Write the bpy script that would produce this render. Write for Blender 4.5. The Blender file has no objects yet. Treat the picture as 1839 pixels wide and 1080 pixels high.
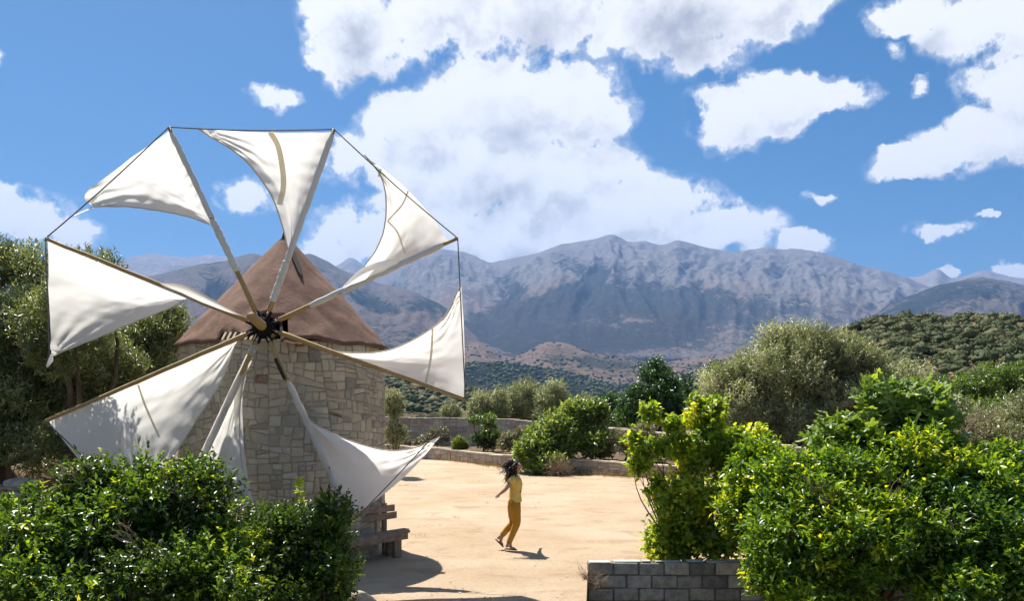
import bpy, bmesh, math, random
import numpy as np
from mathutils import Vector, Matrix

random.seed(7)
RNG = np.random.default_rng(7)
scene = bpy.context.scene
COL = scene.collection

# ------------------------------------------------------------------ camera
FPX, CX, HY, CAMH = 1400.0, 919.5, 735.0, 2.61      # focal length in photo pixels, principal column, horizon row, eye height
cam_data = bpy.data.cameras.new('camera')
cam_data.sensor_width = 36.0
cam_data.lens = FPX / 1839.0 * 36.0
cam_data.shift_y = (HY - 540.0) / 1839.0
cam_data.clip_start = 0.1
cam_data.clip_end = 80000.0
cam = bpy.data.objects.new('camera', cam_data)
cam.location = (0, 0, CAMH)
cam.rotation_euler = (math.radians(90), 0, 0)
COL.objects.link(cam)
scene.camera = cam


def at(x, y, D):
    """a point of the place: the photo's column and row at D metres in front of the eye"""
    return Vector(((x - CX) / FPX * D, D, CAMH - (y - HY) / FPX * D))


# ------------------------------------------------------------------ sun and sky
SUN_EL = math.radians(60.5)
SUN_H = Vector((-0.55, 0.835))                       # horizontal direction towards the sun: ahead and to the left
TO_SUN = Vector((SUN_H.x * math.cos(SUN_EL), SUN_H.y * math.cos(SUN_EL), math.sin(SUN_EL))).normalized()
sun_data = bpy.data.lights.new('sun', 'SUN')
sun_data.energy = 5.0
sun_data.angle = math.radians(0.53)
sun_data.color = (1.0, 0.955, 0.88)
sun = bpy.data.objects.new('sun', sun_data)
sun.rotation_euler = (-TO_SUN).to_track_quat('-Z', 'Y').to_euler()
sun.location = (-20, 20, 40)
COL.objects.link(sun)

scene.view_settings.view_transform = 'Standard'
scene.view_settings.look = 'None'
scene.view_settings.exposure = 1.1
scene.view_settings.gamma = 1.0
scene.view_settings.use_curve_mapping = False
scene.cycles.use_denoising = True
scene.cycles.max_bounces = 8
scene.cycles.diffuse_bounces = 3
scene.cycles.glossy_bounces = 2
scene.cycles.transmission_bounces = 6
scene.cycles.transparent_max_bounces = 8
scene.cycles.volume_bounces = 0
scene.cycles.caustics_reflective = False
scene.cycles.caustics_refractive = False
scene.cycles.sample_clamp_indirect = 6.0

world = bpy.data.worlds.new('World')
scene.world = world
world.use_nodes = True
SKY_STRENGTH = 0.105


class NT:
    """small helper around a node tree"""
    def __init__(self, tree):
        self.t = tree

    def n(self, kind, **kw):
        nd = self.t.nodes.new(kind)
        for k, v in kw.items():
            setattr(nd, k, v)
        return nd

    def link(self, a, b):
        self.t.links.new(a, b)

    def put(self, sock, v):
        if hasattr(v, 'is_output') or isinstance(v, bpy.types.NodeSocket):
            self.t.links.new(v, sock)
        else:
            sock.default_value = v

    def math(self, op, a, b=None, c=None, clamp=False):
        nd = self.n('ShaderNodeMath', operation=op, use_clamp=clamp)
        self.put(nd.inputs[0], a)
        if b is not None:
            self.put(nd.inputs[1], b)
        if c is not None:
            self.put(nd.inputs[2], c)
        return nd.outputs[0]

    def vmath(self, op, a, b=None):
        nd = self.n('ShaderNodeVectorMath', operation=op)
        self.put(nd.inputs[0], a)
        if b is not None:
            self.put(nd.inputs[1], b)
        return nd.outputs['Value'] if op in ('DOT_PRODUCT', 'LENGTH', 'DISTANCE') else nd.outputs[0]

    def noise(self, vec, scale, detail=4.0, rough=0.5, distort=0.0, lac=2.0):
        nd = self.n('ShaderNodeTexNoise')
        if vec is not None:
            self.link(vec, nd.inputs['Vector'])
        nd.inputs['Scale'].default_value = scale
        nd.inputs['Detail'].default_value = detail
        nd.inputs['Roughness'].default_value = rough
        nd.inputs['Distortion'].default_value = distort
        nd.inputs['Lacunarity'].default_value = lac
        return nd.outputs['Fac']

    def smooth(self, x, a, b, lo=0.0, hi=1.0):
        nd = self.n('ShaderNodeMapRange', interpolation_type='SMOOTHSTEP')
        self.put(nd.inputs['Value'], x)
        nd.inputs['From Min'].default_value = a
        nd.inputs['From Max'].default_value = b
        nd.inputs['To Min'].default_value = lo
        nd.inputs['To Max'].default_value = hi
        return nd.outputs['Result']

    def mix(self, f, a, b, blend='MIX'):
        nd = self.n('ShaderNodeMix', data_type='RGBA', blend_type=blend)
        self.put(nd.inputs[0], f)
        for s, v in ((nd.inputs[6], a), (nd.inputs[7], b)):
            if isinstance(v, (tuple, list)):
                s.default_value = (v[0], v[1], v[2], 1.0)
            else:
                self.link(v, s)
        return nd.outputs[2]


# clouds by their bearing: photo column, row, half width, half height, weight
CLOUDS = [
    (615, 30, 105, 130, 1.0), (680, 70, 70, 84, .75), (790, 10, 190, 112, 1.05), (960, -10, 230, 112, 1.1), (1190, -10, 230, 118, 1.1),
    (1360, -20, 170, 110, 1.0), (1270, 105, 105, 50, .62), (1000, 128, 70, 40, .5), (575, 122, 42, 24, .75),
    (900, 190, 180, 110, 1.1), (1020, 195, 150, 95, 1.0), (760, 235, 140, 80, 1.0), (860, 300, 240, 110, 1.05),
    (1000, 330, 200, 115, 1.05), (1110, 390, 240, 100, 1.1), (1260, 415, 180, 66, 1.0), (1440, 440, 74, 28, .9), (720, 310, 130, 72, .85),
    (615, 285, 70, 66, .6), (640, 410, 120, 56, .62), (780, 420, 200, 80, 1.1), (930, 440, 280, 80, 1.1), (600, 450, 80, 50, .9),
    (1310, 205, 105, 82, 1.05), (1400, 190, 125, 66, 1.0), (1490, 172, 100, 40, .85),
    (1640, 15, 110, 46, .9), (1750, 45, 130, 76, 1.0), (1850, 40, 120, 90, 1.0),
    (1810, 145, 125, 70, .95), (1850, 220, 120, 100, 1.0), (1760, 250, 150, 72, 1.05), (1640, 285, 110, 34, .95),
    (500, 180, 62, 32, .75), (440, 358, 76, 42, .72), (20, 385, 150, 66, 1.0), (130, 415, 70, 30, .8), (1475, 347, 48, 16, .75),
    (1690, 416, 70, 20, .85), (1768, 382, 30, 12, .75), (1680, 486, 42, 20, .9), (1830, 484, 56, 26, .9), (-8, 92, 26, 26, .7),
    (1650, 150, 34, 20, .55), (1610, 90, 30, 22, .5),
]


def build_world():
    grp = bpy.data.node_groups.new('cloud_density', 'ShaderNodeTree')
    grp.interface.new_socket(name='Bearing', in_out='INPUT', socket_type='NodeSocketVector')
    grp.interface.new_socket(name='Density', in_out='OUTPUT', socket_type='NodeSocketFloat')
    g = NT(grp)
    gi = g.n('NodeGroupInput')
    go = g.n('NodeGroupOutput')
    p = gi.outputs[0]
    sep = g.n('ShaderNodeSeparateXYZ')
    g.link(p, sep.inputs[0])
    # billowing warp of the bearings, so that no outline stays an ellipse
    w1 = g.n('ShaderNodeTexNoise')
    g.link(p, w1.inputs['Vector'])
    w1.inputs['Scale'].default_value = 19.0
    w1.inputs['Detail'].default_value = 5.0
    w1.inputs['Roughness'].default_value = 0.62
    wv = g.vmath('SUBTRACT', w1.outputs['Color'], (0.5, 0.5, 0.5))
    wsc = g.n('ShaderNodeVectorMath', operation='SCALE')
    g.link(wv, wsc.inputs[0])
    wsc.inputs['Scale'].default_value = 0.060
    pw = g.vmath('ADD', p, wsc.outputs[0])
    acc = None
    for (x, y, rx, ry, wgt) in CLOUDS:
        u, v = (x - CX) / FPX, (HY - y) / FPX
        az = math.atan(u)
        el = math.atan(v * math.cos(az))
        sx = rx / FPX * math.cos(az) ** 2 * 1.04
        sy = ry / FPX * math.cos(az) * 1.04
        m = g.n('ShaderNodeMapping', vector_type='TEXTURE')
        m.inputs['Location'].default_value = (az, el, 0)
        m.inputs['Scale'].default_value = (sx, sy, 1.0)
        g.link(pw, m.inputs['Vector'])
        gr = g.n('ShaderNodeTexGradient', gradient_type='SPHERICAL')
        g.link(m.outputs[0], gr.inputs[0])
        val = g.math('MULTIPLY', gr.outputs['Fac'], wgt)
        acc = val if acc is None else g.math('SMOOTH_MAX', acc, val, 0.12)
    # the same kind of sky all round, beyond the part in view
    far = g.noise(p, 2.6, 3.0, 0.5)
    farv = g.smooth(far, 0.5, 0.72, 0.0, 1.1)
    aaz = g.math('ABSOLUTE', sep.outputs[0])
    out1 = g.smooth(aaz, 0.62, 0.78)
    out2 = g.smooth(sep.outputs[1], 0.50, 0.62)
    outm = g.math('MAXIMUM', out1, out2)
    acc = g.math('MAXIMUM', acc, g.math('MULTIPLY', farv, outm))
    n1 = g.noise(p, 30.0, 10.0, 0.62, 0.0)
    n2 = g.noise(p, 10.0, 3.0, 0.5, 0.0)
    nn = g.math('ADD', g.math('MULTIPLY', g.math('SUBTRACT', n1, 0.5), 1.25), g.math('MULTIPLY', g.math('SUBTRACT', n2, 0.5), 0.9))
    # noise acts where there is some cloud
    gate = g.smooth(acc, 0.12, 0.34)
    d = g.math('ADD', acc, g.math('MULTIPLY', nn, gate))
    g.link(g.math('SUBTRACT', d, 0.18), go.inputs[0])

    t = NT(world.node_tree)
    t.t.nodes.clear()
    out = t.n('ShaderNodeOutputWorld')
    sky = t.n('ShaderNodeTexSky', sky_type='NISHITA')
    sky.sun_disc = False
    sky.sun_elevation = SUN_EL
    sky.sun_rotation = math.atan2(SUN_H.x, SUN_H.y)
    sky.altitude = 200.0
    sky.air_density = 1.0
    sky.dust_density = 0.9
    sky.ozone_density = 2.2
    tc = t.n('ShaderNodeTexCoord')
    sp = t.n('ShaderNodeSeparateXYZ')
    t.link(tc.outputs['Generated'], sp.inputs[0])
    azn = t.math('ARCTAN2', sp.outputs[0], sp.outputs[1])
    eln = t.math('ARCSINE', sp.outputs[2])
    cb = t.n('ShaderNodeCombineXYZ')
    t.link(azn, cb.inputs[0])
    t.link(eln, cb.inputs[1])
    d0 = t.n('ShaderNodeGroup', node_tree=grp)
    t.link(cb.outputs[0], d0.inputs[0])
    off = t.vmath('ADD', cb.outputs[0], (-0.018, 0.034, 0.0))
    d1 = t.n('ShaderNodeGroup', node_tree=grp)
    t.link(off, d1.inputs[0])
    mask = t.math('MAXIMUM', t.smooth(d0.outputs[0], 0.0, 0.20), t.smooth(d0.outputs[0], -0.06, 0.10, 0.0, 0.40))
    thick = t.smooth(d1.outputs[0], 0.12, 1.05)
    soft = t.noise(cb.outputs[0], 7.0, 2.0, 0.5)
    thick = t.math('MULTIPLY', thick, t.smooth(soft, 0.40, 0.60, 0.20, 0.9))
    s = 1.0 / SKY_STRENGTH
    white = (0.555 * s, 0.548 * s, 0.54 * s)
    grey = (0.215 * s, 0.215 * s, 0.23 * s)
    # small billows: brighter where the cloud thins towards the sun
    rel = t.smooth(t.math('SUBTRACT', d1.outputs[0], d0.outputs[0]), -0.25, 0.45)
    body = t.smooth(d0.outputs[0], 0.12, 0.5)
    thick = t.math('MAXIMUM', thick, t.math('MULTIPLY', t.math('MULTIPLY', rel, body), 0.55))
    ccol = t.mix(thick, white, grey)
    hs = t.n('ShaderNodeHueSaturation')
    hs.inputs['Hue'].default_value = 0.496
    hs.inputs['Saturation'].default_value = 1.46
    hs.inputs['Value'].default_value = 0.42
    t.link(sky.outputs[0], hs.inputs['Color'])
    up = t.smooth(eln, -0.01, 0.03)
    m2 = t.math('MULTIPLY', mask, up)
    fin = t.mix(m2, hs.outputs['Color'], ccol)
    bg = t.n('ShaderNodeBackground')
    bg.inputs['Strength'].default_value = SKY_STRENGTH
    t.link(fin, bg.inputs['Color'])
    t.link(bg.outputs[0], out.inputs['Surface'])


build_world()
world.cycles.sampling_method = 'MANUAL'
world.cycles.sample_map_resolution = 256


# ------------------------------------------------------------------ helpers
def tag(o, label=None, cat=None, group=None, kind=None):
    if label:
        o['label'] = label
    if cat:
        o['category'] = cat
    if group:
        o['group'] = group
    if kind:
        o['kind'] = kind
    return o


def thing(name, label, cat, loc=(0, 0, 0), rotz=0.0, group=None):
    o = bpy.data.objects.new(name, None)
    o.empty_display_size = 0.2
    COL.objects.link(o)
    o.location = loc
    o.rotation_euler = (0, 0, rotz)
    return tag(o, label, cat, group)


def link(name, me, material=None, parent=None, smooth=False, loc=None):
    """link a mesh whose points are given in world space (parent empties stay unrotated unless loc is local)"""
    o = bpy.data.objects.new(name, me)
    COL.objects.link(o)
    if material is not None and not me.materials:
        me.materials.append(material)
    if smooth:
        me.polygons.foreach_set('use_smooth', [True] * len(me.polygons))
    if loc is not None:
        o.location = loc
    if parent is not None:
        o.parent = parent
        if loc is None:
            w = Matrix.Identity(4)
            p = parent
            while p is not None:
                w = p.matrix_basis @ w
                p = p.parent
            o.matrix_basis = w.inverted()
    return o


def mesh_np(name, V, F, tint=None, attrs=None, uniform=None):
    """V (n,3); F (m,k) with uniform k, or a list of lists"""
    me = bpy.data.meshes.new(name)
    V = np.asarray(V, dtype=np.float32)
    if isinstance(F, np.ndarray) and F.ndim == 2:
        k = F.shape[1]
        me.vertices.add(len(V))
        me.vertices.foreach_set('co', V.ravel())
        me.loops.add(F.size)
        me.loops.foreach_set('vertex_index', F.astype(np.int32).ravel())
        me.polygons.add(len(F))
        me.polygons.foreach_set('loop_start', np.arange(0, F.size, k, dtype=np.int32))
        me.update(calc_edges=True)
    else:
        me.from_pydata([tuple(v) for v in V], [], [list(f) for f in F])
        me.update()
    if tint is not None:
        a = me.attributes.new('tint', 'FLOAT', 'POINT')
        a.data.foreach_set('value', np.asarray(tint, dtype=np.float32))
    for nm, val in (attrs or {}).items():
        a = me.attributes.new(nm, 'FLOAT', 'POINT')
        a.data.foreach_set('value', np.asarray(val, dtype=np.float32))
    return me


class MB:
    """collects boxes, tubes and loose faces, then links them as one mesh"""
    def __init__(self):
        self.v, self.f = [], []

    def add(self, vs, fs):
        b = len(self.v)
        self.v += [tuple(v) for v in vs]
        self.f += [[b + i for i in f] for f in fs]

    def box(self, c, sx, sy, sz, X=(1, 0, 0), Y=(0, 1, 0), Z=(0, 0, 1), bev=0.0):
        c, X, Y, Z = Vector(c), Vector(X), Vector(Y), Vector(Z)
        if bev <= 0:
            vs = [c + X * (sx / 2 * a) + Y * (sy / 2 * b) + Z * (sz / 2 * d) for d in (-1, 1) for b in (-1, 1) for a in (-1, 1)]
            self.add(vs, [(0, 2, 3, 1), (4, 5, 7, 6), (0, 1, 5, 4), (2, 6, 7, 3), (0, 4, 6, 2), (1, 3, 7, 5)])
        else:
            bm = bmesh.new()
            bmesh.ops.create_cube(bm, size=1.0)
            for v in bm.verts:
                v.co = Vector((v.co.x * sx, v.co.y * sy, v.co.z * sz))
            bmesh.ops.bevel(bm, geom=list(bm.edges), offset=bev, segments=1, affect='EDGES')
            bm.verts.index_update()
            vs = [c + X * v.co.x + Y * v.co.y + Z * v.co.z for v in bm.verts]
            fs = [[v.index for v in f.verts] for f in bm.faces]
            bm.free()
            self.add(vs, fs)

    def tube(self, pts, radii, seg=8, cap=True, squash=None):
        pts = [Vector(p) for p in pts]
        n = len(pts)
        if not hasattr(radii, '__len__'):
            radii = [radii] * n
        b = len(self.v)
        ref = None
        for i, p in enumerate(pts):
            d = (pts[min(i + 1, n - 1)] - pts[max(i - 1, 0)]).normalized()
            if ref is None:
                ref = d.orthogonal().normalized() if squash is None else Vector(squash)
            e1 = (ref - d * ref.dot(d)).normalized()
            ref = e1
            e2 = d.cross(e1)
            r = radii[i]
            r1, r2 = (r, r) if not hasattr(r, '__len__') else r
            for k in range(seg):
                a = 2 * math.pi * k / seg
                self.v.append(tuple(p + e1 * (r1 * math.cos(a)) + e2 * (r2 * math.sin(a))))
        for i in range(n - 1):
            for k in range(seg):
                k2 = (k + 1) % seg
                self.f.append([b + i * seg + k, b + i * seg + k2, b + (i + 1) * seg + k2, b + (i + 1) * seg + k])
        if cap:
            self.f.append([b + k for k in range(seg)][::-1])
            self.f.append([b + (n - 1) * seg + k for k in range(seg)])

    def build(self, name, material, parent=None, smooth=False, tint=None):
        me = mesh_np(name, np.array(self.v), self.f, tint)
        return link(name, me, material, parent, smooth)


def smooth_path(pts, n):
    """Catmull-Rom through pts (any dimension), n samples"""
    P = np.array([list(p) for p in pts], float)
    if len(P) == 2:
        t = np.linspace(0, 1, n)[:, None]
        return P[0] * (1 - t) + P[1] * t
    Q = np.vstack([2 * P[0] - P[1], P, 2 * P[-1] - P[-2]])
    seg = np.r_[0, np.cumsum(np.linalg.norm(np.diff(P, axis=0), axis=1))]
    s = np.linspace(0, seg[-1], n)
    i = np.clip(np.searchsorted(seg, s, side='right') - 1, 0, len(P) - 2)
    t = ((s - seg[i]) / np.maximum(seg[i + 1] - seg[i], 1e-9))[:, None]
    p0, p1, p2, p3 = Q[i], Q[i + 1], Q[i + 2], Q[i + 3]
    return 0.5 * ((2 * p1) + (-p0 + p2) * t + (2 * p0 - 5 * p1 + 4 * p2 - p3) * t ** 2 + (-p0 + 3 * p1 - 3 * p2 + p3) * t ** 3)


# lattice noise for shapes
_TAB = np.random.default_rng(11).random((256, 256))


def vnoise(x, y):
    xi, yi = np.floor(x).astype(int), np.floor(y).astype(int)
    fx, fy = x - xi, y - yi
    fx, fy = fx * fx * fx * (fx * (fx * 6 - 15) + 10), fy * fy * fy * (fy * (fy * 6 - 15) + 10)
    a, b = _TAB[xi % 256, yi % 256], _TAB[(xi + 1) % 256, yi % 256]
    c, d = _TAB[xi % 256, (yi + 1) % 256], _TAB[(xi + 1) % 256, (yi + 1) % 256]
    return (a * (1 - fx) + b * fx) * (1 - fy) + (c * (1 - fx) + d * fx) * fy


def fbm(x, y, octv=5, gain=0.5, ridged=False):
    s, amp, tot = 0.0, 1.0, 0.0
    for o in range(octv):
        v = vnoise(x * 2 ** o + 17.3 * o, y * 2 ** o + 9.1 * o)
        if ridged:
            v = 1 - np.abs(2 * v - 1)
        s = s + v * amp
        tot += amp
        amp *= gain
    return s / tot


# ------------------------------------------------------------------ materials
def new_mat(name):
    m = bpy.data.materials.new(name)
    m.use_nodes = True
    t = NT(m.node_tree)
    t.t.nodes.clear()
    return m, t


def finish(t, bsdf, bump=None):
    o = t.n('ShaderNodeOutputMaterial')
    t.link(bsdf, o.inputs['Surface'])


def principled(t, color, rough=0.8, spec=0.3, bump_h=None, bump_s=0.3, bump_d=0.02):
    b = t.n('ShaderNodeBsdfPrincipled')
    if isinstance(color, tuple):
        b.inputs['Base Color'].default_value = (*color, 1)
    else:
        t.link(color, b.inputs['Base Color'])
    t.put(b.inputs['Roughness'], rough)
    b.inputs['Specular IOR Level'].default_value = spec
    if bump_h is not None:
        bp = t.n('ShaderNodeBump')
        bp.inputs['Strength'].default_value = bump_s
        bp.inputs['Distance'].default_value = bump_d
        t.link(bump_h, bp.inputs['Height'])
        t.link(bp.outputs[0], b.inputs['Normal'])
    return b


def ramp(t, fac, stops):
    r = t.n('ShaderNodeValToRGB')
    el = r.color_ramp.elements
    while len(el) < len(stops):
        el.new(0.5)
    for e, (p, c) in zip(el, stops):
        e.position = p
        e.color = (*c, 1)
    t.link(fac, r.inputs[0])
    return r.outputs[0]


def attr(t, name='tint'):
    a = t.n('ShaderNodeAttribute')
    a.attribute_name = name
    return a.outputs['Fac']


def pos(t):
    return t.n('ShaderNodeNewGeometry').outputs['Position']


def mat_leaf(name, stops, trans=0.38, trans_gain=(1.6, 1.45, 0.5), rough=0.34, spec=0.5, gain=1.0):
    m, t = new_mat(name)
    stops = [(p, tuple(x * gain for x in c)) for p, c in stops]
    c = ramp(t, attr(t), stops)
    b = principled(t, c, rough, spec)
    tr = t.n('ShaderNodeBsdfTranslucent')
    t.link(t.mix(1.0, c, trans_gain, 'MULTIPLY'), tr.inputs['Color'])
    mx = t.n('ShaderNodeMixShader')
    mx.inputs[0].default_value = trans
    t.link(b.outputs[0], mx.inputs[1])
    t.link(tr.outputs[0], mx.inputs[2])
    finish(t, mx.outputs[0])
    return m


def mat_simple(name, c0, c1, scale=8.0, rough=0.8, spec=0.25, bump=0.3, dist=0.01, stretch=None, use_tint=False):
    m, t = new_mat(name)
    v = t.n('ShaderNodeTexCoord').outputs['Object']
    if stretch:
        mp = t.n('ShaderNodeMapping')
        mp.inputs['Scale'].default_value = stretch
        t.link(v, mp.inputs['Vector'])
        v = mp.outputs[0]
    n = t.noise(v, scale, 6, 0.6)
    c = t.mix(t.smooth(n, 0.3, 0.7), c0, c1)
    if use_tint:
        c = t.mix(1.0, c, ramp(t, attr(t), [(0, (.55, .55, .55)), (1, (1.25, 1.2, 1.15))]), 'MULTIPLY')
    b = principled(t, c, rough, spec, n, bump, dist)
    finish(t, b.outputs[0])
    return m


def mat_sand():
    m, t = new_mat('sand')
    p = pos(t)
    n1 = t.noise(p, 0.35, 5, 0.6)
    n2 = t.noise(p, 3.0, 6, 0.65)
    n3 = t.noise(p, 55.0, 4, 0.7)
    mp = t.n('ShaderNodeMapping')
    mp.inputs['Scale'].default_value = (0.8, 1.15, 1.0)
    mp.inputs['Rotation'].default_value = (0, 0, 0.3)
    t.link(p, mp.inputs['Vector'])
    n4 = t.noise(mp.outputs[0], 1.3, 5, 0.6, 0.5)
    c = t.mix(t.smooth(n1, 0.35, 0.68), (0.435, 0.318, 0.206), (0.515, 0.398, 0.278))
    c = t.mix(t.smooth(n4, 0.50, 0.70, 0, .6), c, (0.315, 0.215, 0.125))
    c = t.mix(t.smooth(n2, 0.58, 0.8, 0, .5), c, (0.52, 0.41, 0.29))
    c = t.mix(t.smooth(n3, 0.58, 0.70, 0, .6), c, (0.19, 0.13, 0.075))
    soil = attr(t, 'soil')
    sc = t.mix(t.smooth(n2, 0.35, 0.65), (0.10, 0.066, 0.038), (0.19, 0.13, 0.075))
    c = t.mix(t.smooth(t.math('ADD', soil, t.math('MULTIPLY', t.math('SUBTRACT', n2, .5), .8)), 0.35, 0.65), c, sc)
    n6 = t.noise(p, 11.0, 5, 0.7, 0.3)
    c = t.mix(t.smooth(n6, 0.56, 0.68, 0, .5), c, (0.29, 0.205, 0.128))
    h = t.math('ADD', t.math('MULTIPLY', n2, 0.5), t.math('ADD', t.math('MULTIPLY', n6, 0.4), t.math('MULTIPLY', n3, 0.3)))
    b = principled(t, c, 0.95, 0.12, h, 1.0, 0.08)
    finish(t, b.outputs[0])
    return m


def mat_ground():
    m, t = new_mat('dry_ground')
    p = pos(t)
    n1 = t.noise(p, 0.08, 6, 0.6)
    n2 = t.noise(p, 1.7, 6, 0.65)
    c = t.mix(t.smooth(n1, 0.4, 0.65), (0.20, 0.16, 0.085), (0.075, 0.09, 0.035))
    c = t.mix(t.smooth(n2, 0.5, 0.75, 0, .6), c, (0.30, 0.23, 0.13))
    b = principled(t, c, 0.95, 0.1, n2, 0.4, 0.05)
    finish(t, b.outputs[0])
    return m


def mat_stone():
    m, t = new_mat('wall_stone')
    tc = t.n('ShaderNodeTexCoord').outputs['Object']
    n1 = t.noise(tc, 1.1, 5, 0.6)
    n2 = t.noise(tc, 9.0, 6, 0.65)
    n3 = t.noise(tc, 60.0, 4, 0.7)
    c = ramp(t, attr(t), [(0.0, (0.20, 0.182, 0.15)), (0.25, (0.36, 0.315, 0.24)), (0.5, (0.49, 0.41, 0.295)), (0.75, (0.56, 0.49, 0.38)), (0.95, (0.45, 0.35, 0.23)), (1.0, (0.20, 0.10, 0.05))])
    c = t.mix(t.smooth(n1, 0.45, 0.72, 0, .55), c, (0.20, 0.185, 0.165))
    c = t.mix(t.smooth(n2, 0.42, 0.72, 0, .5), c, (0.40, 0.365, 0.305))
    c = t.mix(t.smooth(n3, 0.58, 0.75, 0, .45), c, (0.16, 0.13, 0.10))
    h = t.math('ADD', t.math('MULTIPLY', n2, 0.7), t.math('MULTIPLY', n3, 0.3))
    b = principled(t, c, 0.92, 0.2, h, 0.75, 0.03)
    finish(t, b.outputs[0])
    return m


def mat_roof():
    m, t = new_mat('roof_felt')
    tc = t.n('ShaderNodeTexCoord').outputs['Object']
    n1 = t.noise(tc, 1.6, 6, 0.6, 0.4)
    n2 = t.noise(tc, 14.0, 5, 0.65)
    n3 = t.noise(tc, 120.0, 3, 0.7)
    c = t.mix(t.smooth(n1, 0.35, 0.68), (0.138, 0.076, 0.052), (0.205, 0.122, 0.088))
    c = t.mix(t.smooth(n2, 0.48, 0.72, 0, .6), c, (0.235, 0.15, 0.112))
    c = t.mix(t.smooth(n3, 0.6, 0.75, 0, .4), c, (0.075, 0.045, 0.032))
    b = principled(t, c, 0.9, 0.2, t.math('ADD', t.math('MULTIPLY', n2, .7), t.math('MULTIPLY', n3, .3)), 0.45, 0.03)
    finish(t, b.outputs[0])
    return m


def mat_cloth(name, col=(0.82, 0.80, 0.77), trans=0.6, tcol=(0.93, 0.905, 0.855)):
    m, t = new_mat(name)
    tc = t.n('ShaderNodeTexCoord').outputs['Object']
    n1 = t.noise(tc, 2.2, 4, 0.55)
    n2 = t.noise(tc, 22.0, 4, 0.6)
    c = t.mix(t.smooth(n1, 0.4, 0.72, 0, .7), col, tuple(x * 0.86 * k for x, k in zip(col, (1, .97, .9))))
    b = principled(t, c, 0.85, 0.15, t.math('ADD', t.math('MULTIPLY', n1, .8), t.math('MULTIPLY', n2, .2)), 0.25, 0.03)
    tr = t.n('ShaderNodeBsdfTranslucent')
    tr.inputs['Color'].default_value = (*tcol, 1)
    mx = t.n('ShaderNodeMixShader')
    mx.inputs[0].default_value = trans
    t.link(b.outputs[0], mx.inputs[1])
    t.link(tr.outputs[0], mx.inputs[2])
    finish(t, mx.outputs[0])
    return m


def mat_mountain(name, rock, tan, scrub, scale, scrub_amt=0.5, speck=1.0):
    """scale: metres of one vegetation patch"""
    m, t = new_mat(name)
    p = pos(t)
    n1 = t.noise(p, 1.0 / (scale * 6), 6, 0.62, 0.6)
    n2 = t.noise(p, 1.0 / scale, 6, 0.68)
    n3 = t.noise(p, 1.0 / (scale * 0.2), 4, 0.75)
    n5 = t.noise(p, 1.0 / (scale * 0.5), 5, 0.7)
    high = attr(t, 'high')
    forest_cloud_shade = attr(t, 'forest_cloud_shade')
    c = t.mix(t.smooth(t.math('ADD', high, t.math('MULTIPLY', t.math('SUBTRACT', n1, 0.5), 1.3)), 0.42, 0.78), tan, rock)
    c = t.mix(t.smooth(n5, 0.5, 0.68, 0, .8), c, tuple(min(1, x * 1.85) for x in rock))
    f = t.math('ADD', t.math('MULTIPLY', forest_cloud_shade, 0.62), t.math('MULTIPLY', t.math('SUBTRACT', n1, 0.5), 0.9))
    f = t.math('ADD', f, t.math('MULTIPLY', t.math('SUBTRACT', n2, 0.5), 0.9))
    patch = t.smooth(t.math('ADD', f, t.math('MULTIPLY', t.math('SUBTRACT', n5, 0.5), 0.5)), 0.22, 0.40, 0.0, 0.85)  # solid dark zones: woods, and cloud shadow put into the colour
    sp = t.math('ADD', t.math('MULTIPLY', t.math('SUBTRACT', n3, 0.5), 1.25), t.math('MULTIPLY', t.math('SUBTRACT', n5, 0.5), 0.7))
    sp = t.math('ADD', sp, t.math('SUBTRACT', t.math('MULTIPLY', f, 0.9), t.math('MULTIPLY', high, 0.22)))
    veg_cloud_shade = t.math('MULTIPLY', t.math('MAXIMUM', patch, t.math('MULTIPLY', t.smooth(sp, 0.08, 0.20), speck)), scrub_amt)
    c = t.mix(veg_cloud_shade, c, scrub)
    b = principled(t, c, 1.0, 0.0, t.math('ADD', n2, t.math('MULTIPLY', n3, 0.5)), 0.7, scale * 0.2)
    finish(t, b.outputs[0])
    return m


M = {}
M['sand'] = mat_sand()
M['ground'] = mat_ground()
M['stone'] = mat_stone()
M['mortar'] = mat_simple('mortar', (0.27, 0.235, 0.18), (0.39, 0.34, 0.265), 14, 0.95, 0.1, 0.6, 0.02)
M['roof'] = mat_roof()
M['dark_felt'] = mat_simple('dark_felt', (0.025, 0.018, 0.015), (0.05, 0.035, 0.03), 20, 0.85)
M['cloth'] = mat_cloth('sail_cloth')
M['cloth_hem'] = mat_cloth('sail_hem', (0.74, 0.69, 0.58), 0.3, (0.70, 0.58, 0.38))
M['cloth_sleeve'] = mat_cloth('sail_sleeve', (0.76, 0.75, 0.74), 0.22, (0.7, 0.68, 0.64))
M['wood'] = mat_simple('spar_wood', (0.30, 0.19, 0.07), (0.43, 0.28, 0.12), 6, 0.65, 0.35, 0.35, 0.01, (6, 6, 0.6))
M['grey_wood'] = mat_simple('weathered_wood', (0.18, 0.13, 0.095), (0.29, 0.225, 0.17), 7, 0.85, 0.2, 0.5, 0.01)
M['pale_wood'] = mat_simple('pale_batten', (0.52, 0.44, 0.30), (0.66, 0.58, 0.43), 9, 0.8)
M['iron'] = mat_simple('black_iron', (0.004, 0.004, 0.004), (0.010, 0.009, 0.008), 12, 0.7, 0.15)
M['bolt'] = mat_simple('bolt_steel', (0.25, 0.27, 0.32), (0.45, 0.47, 0.52), 30, 0.3, 0.6)
M['rope'] = mat_simple('rope', (0.06, 0.055, 0.06), (0.24, 0.22, 0.20), 60, 0.9)
M['block'] = mat_simple('concrete_block', (0.24, 0.222, 0.20), (0.40, 0.372, 0.34), 11, 0.95, 0.1, 0.6, 0.015, None, True)
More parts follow.
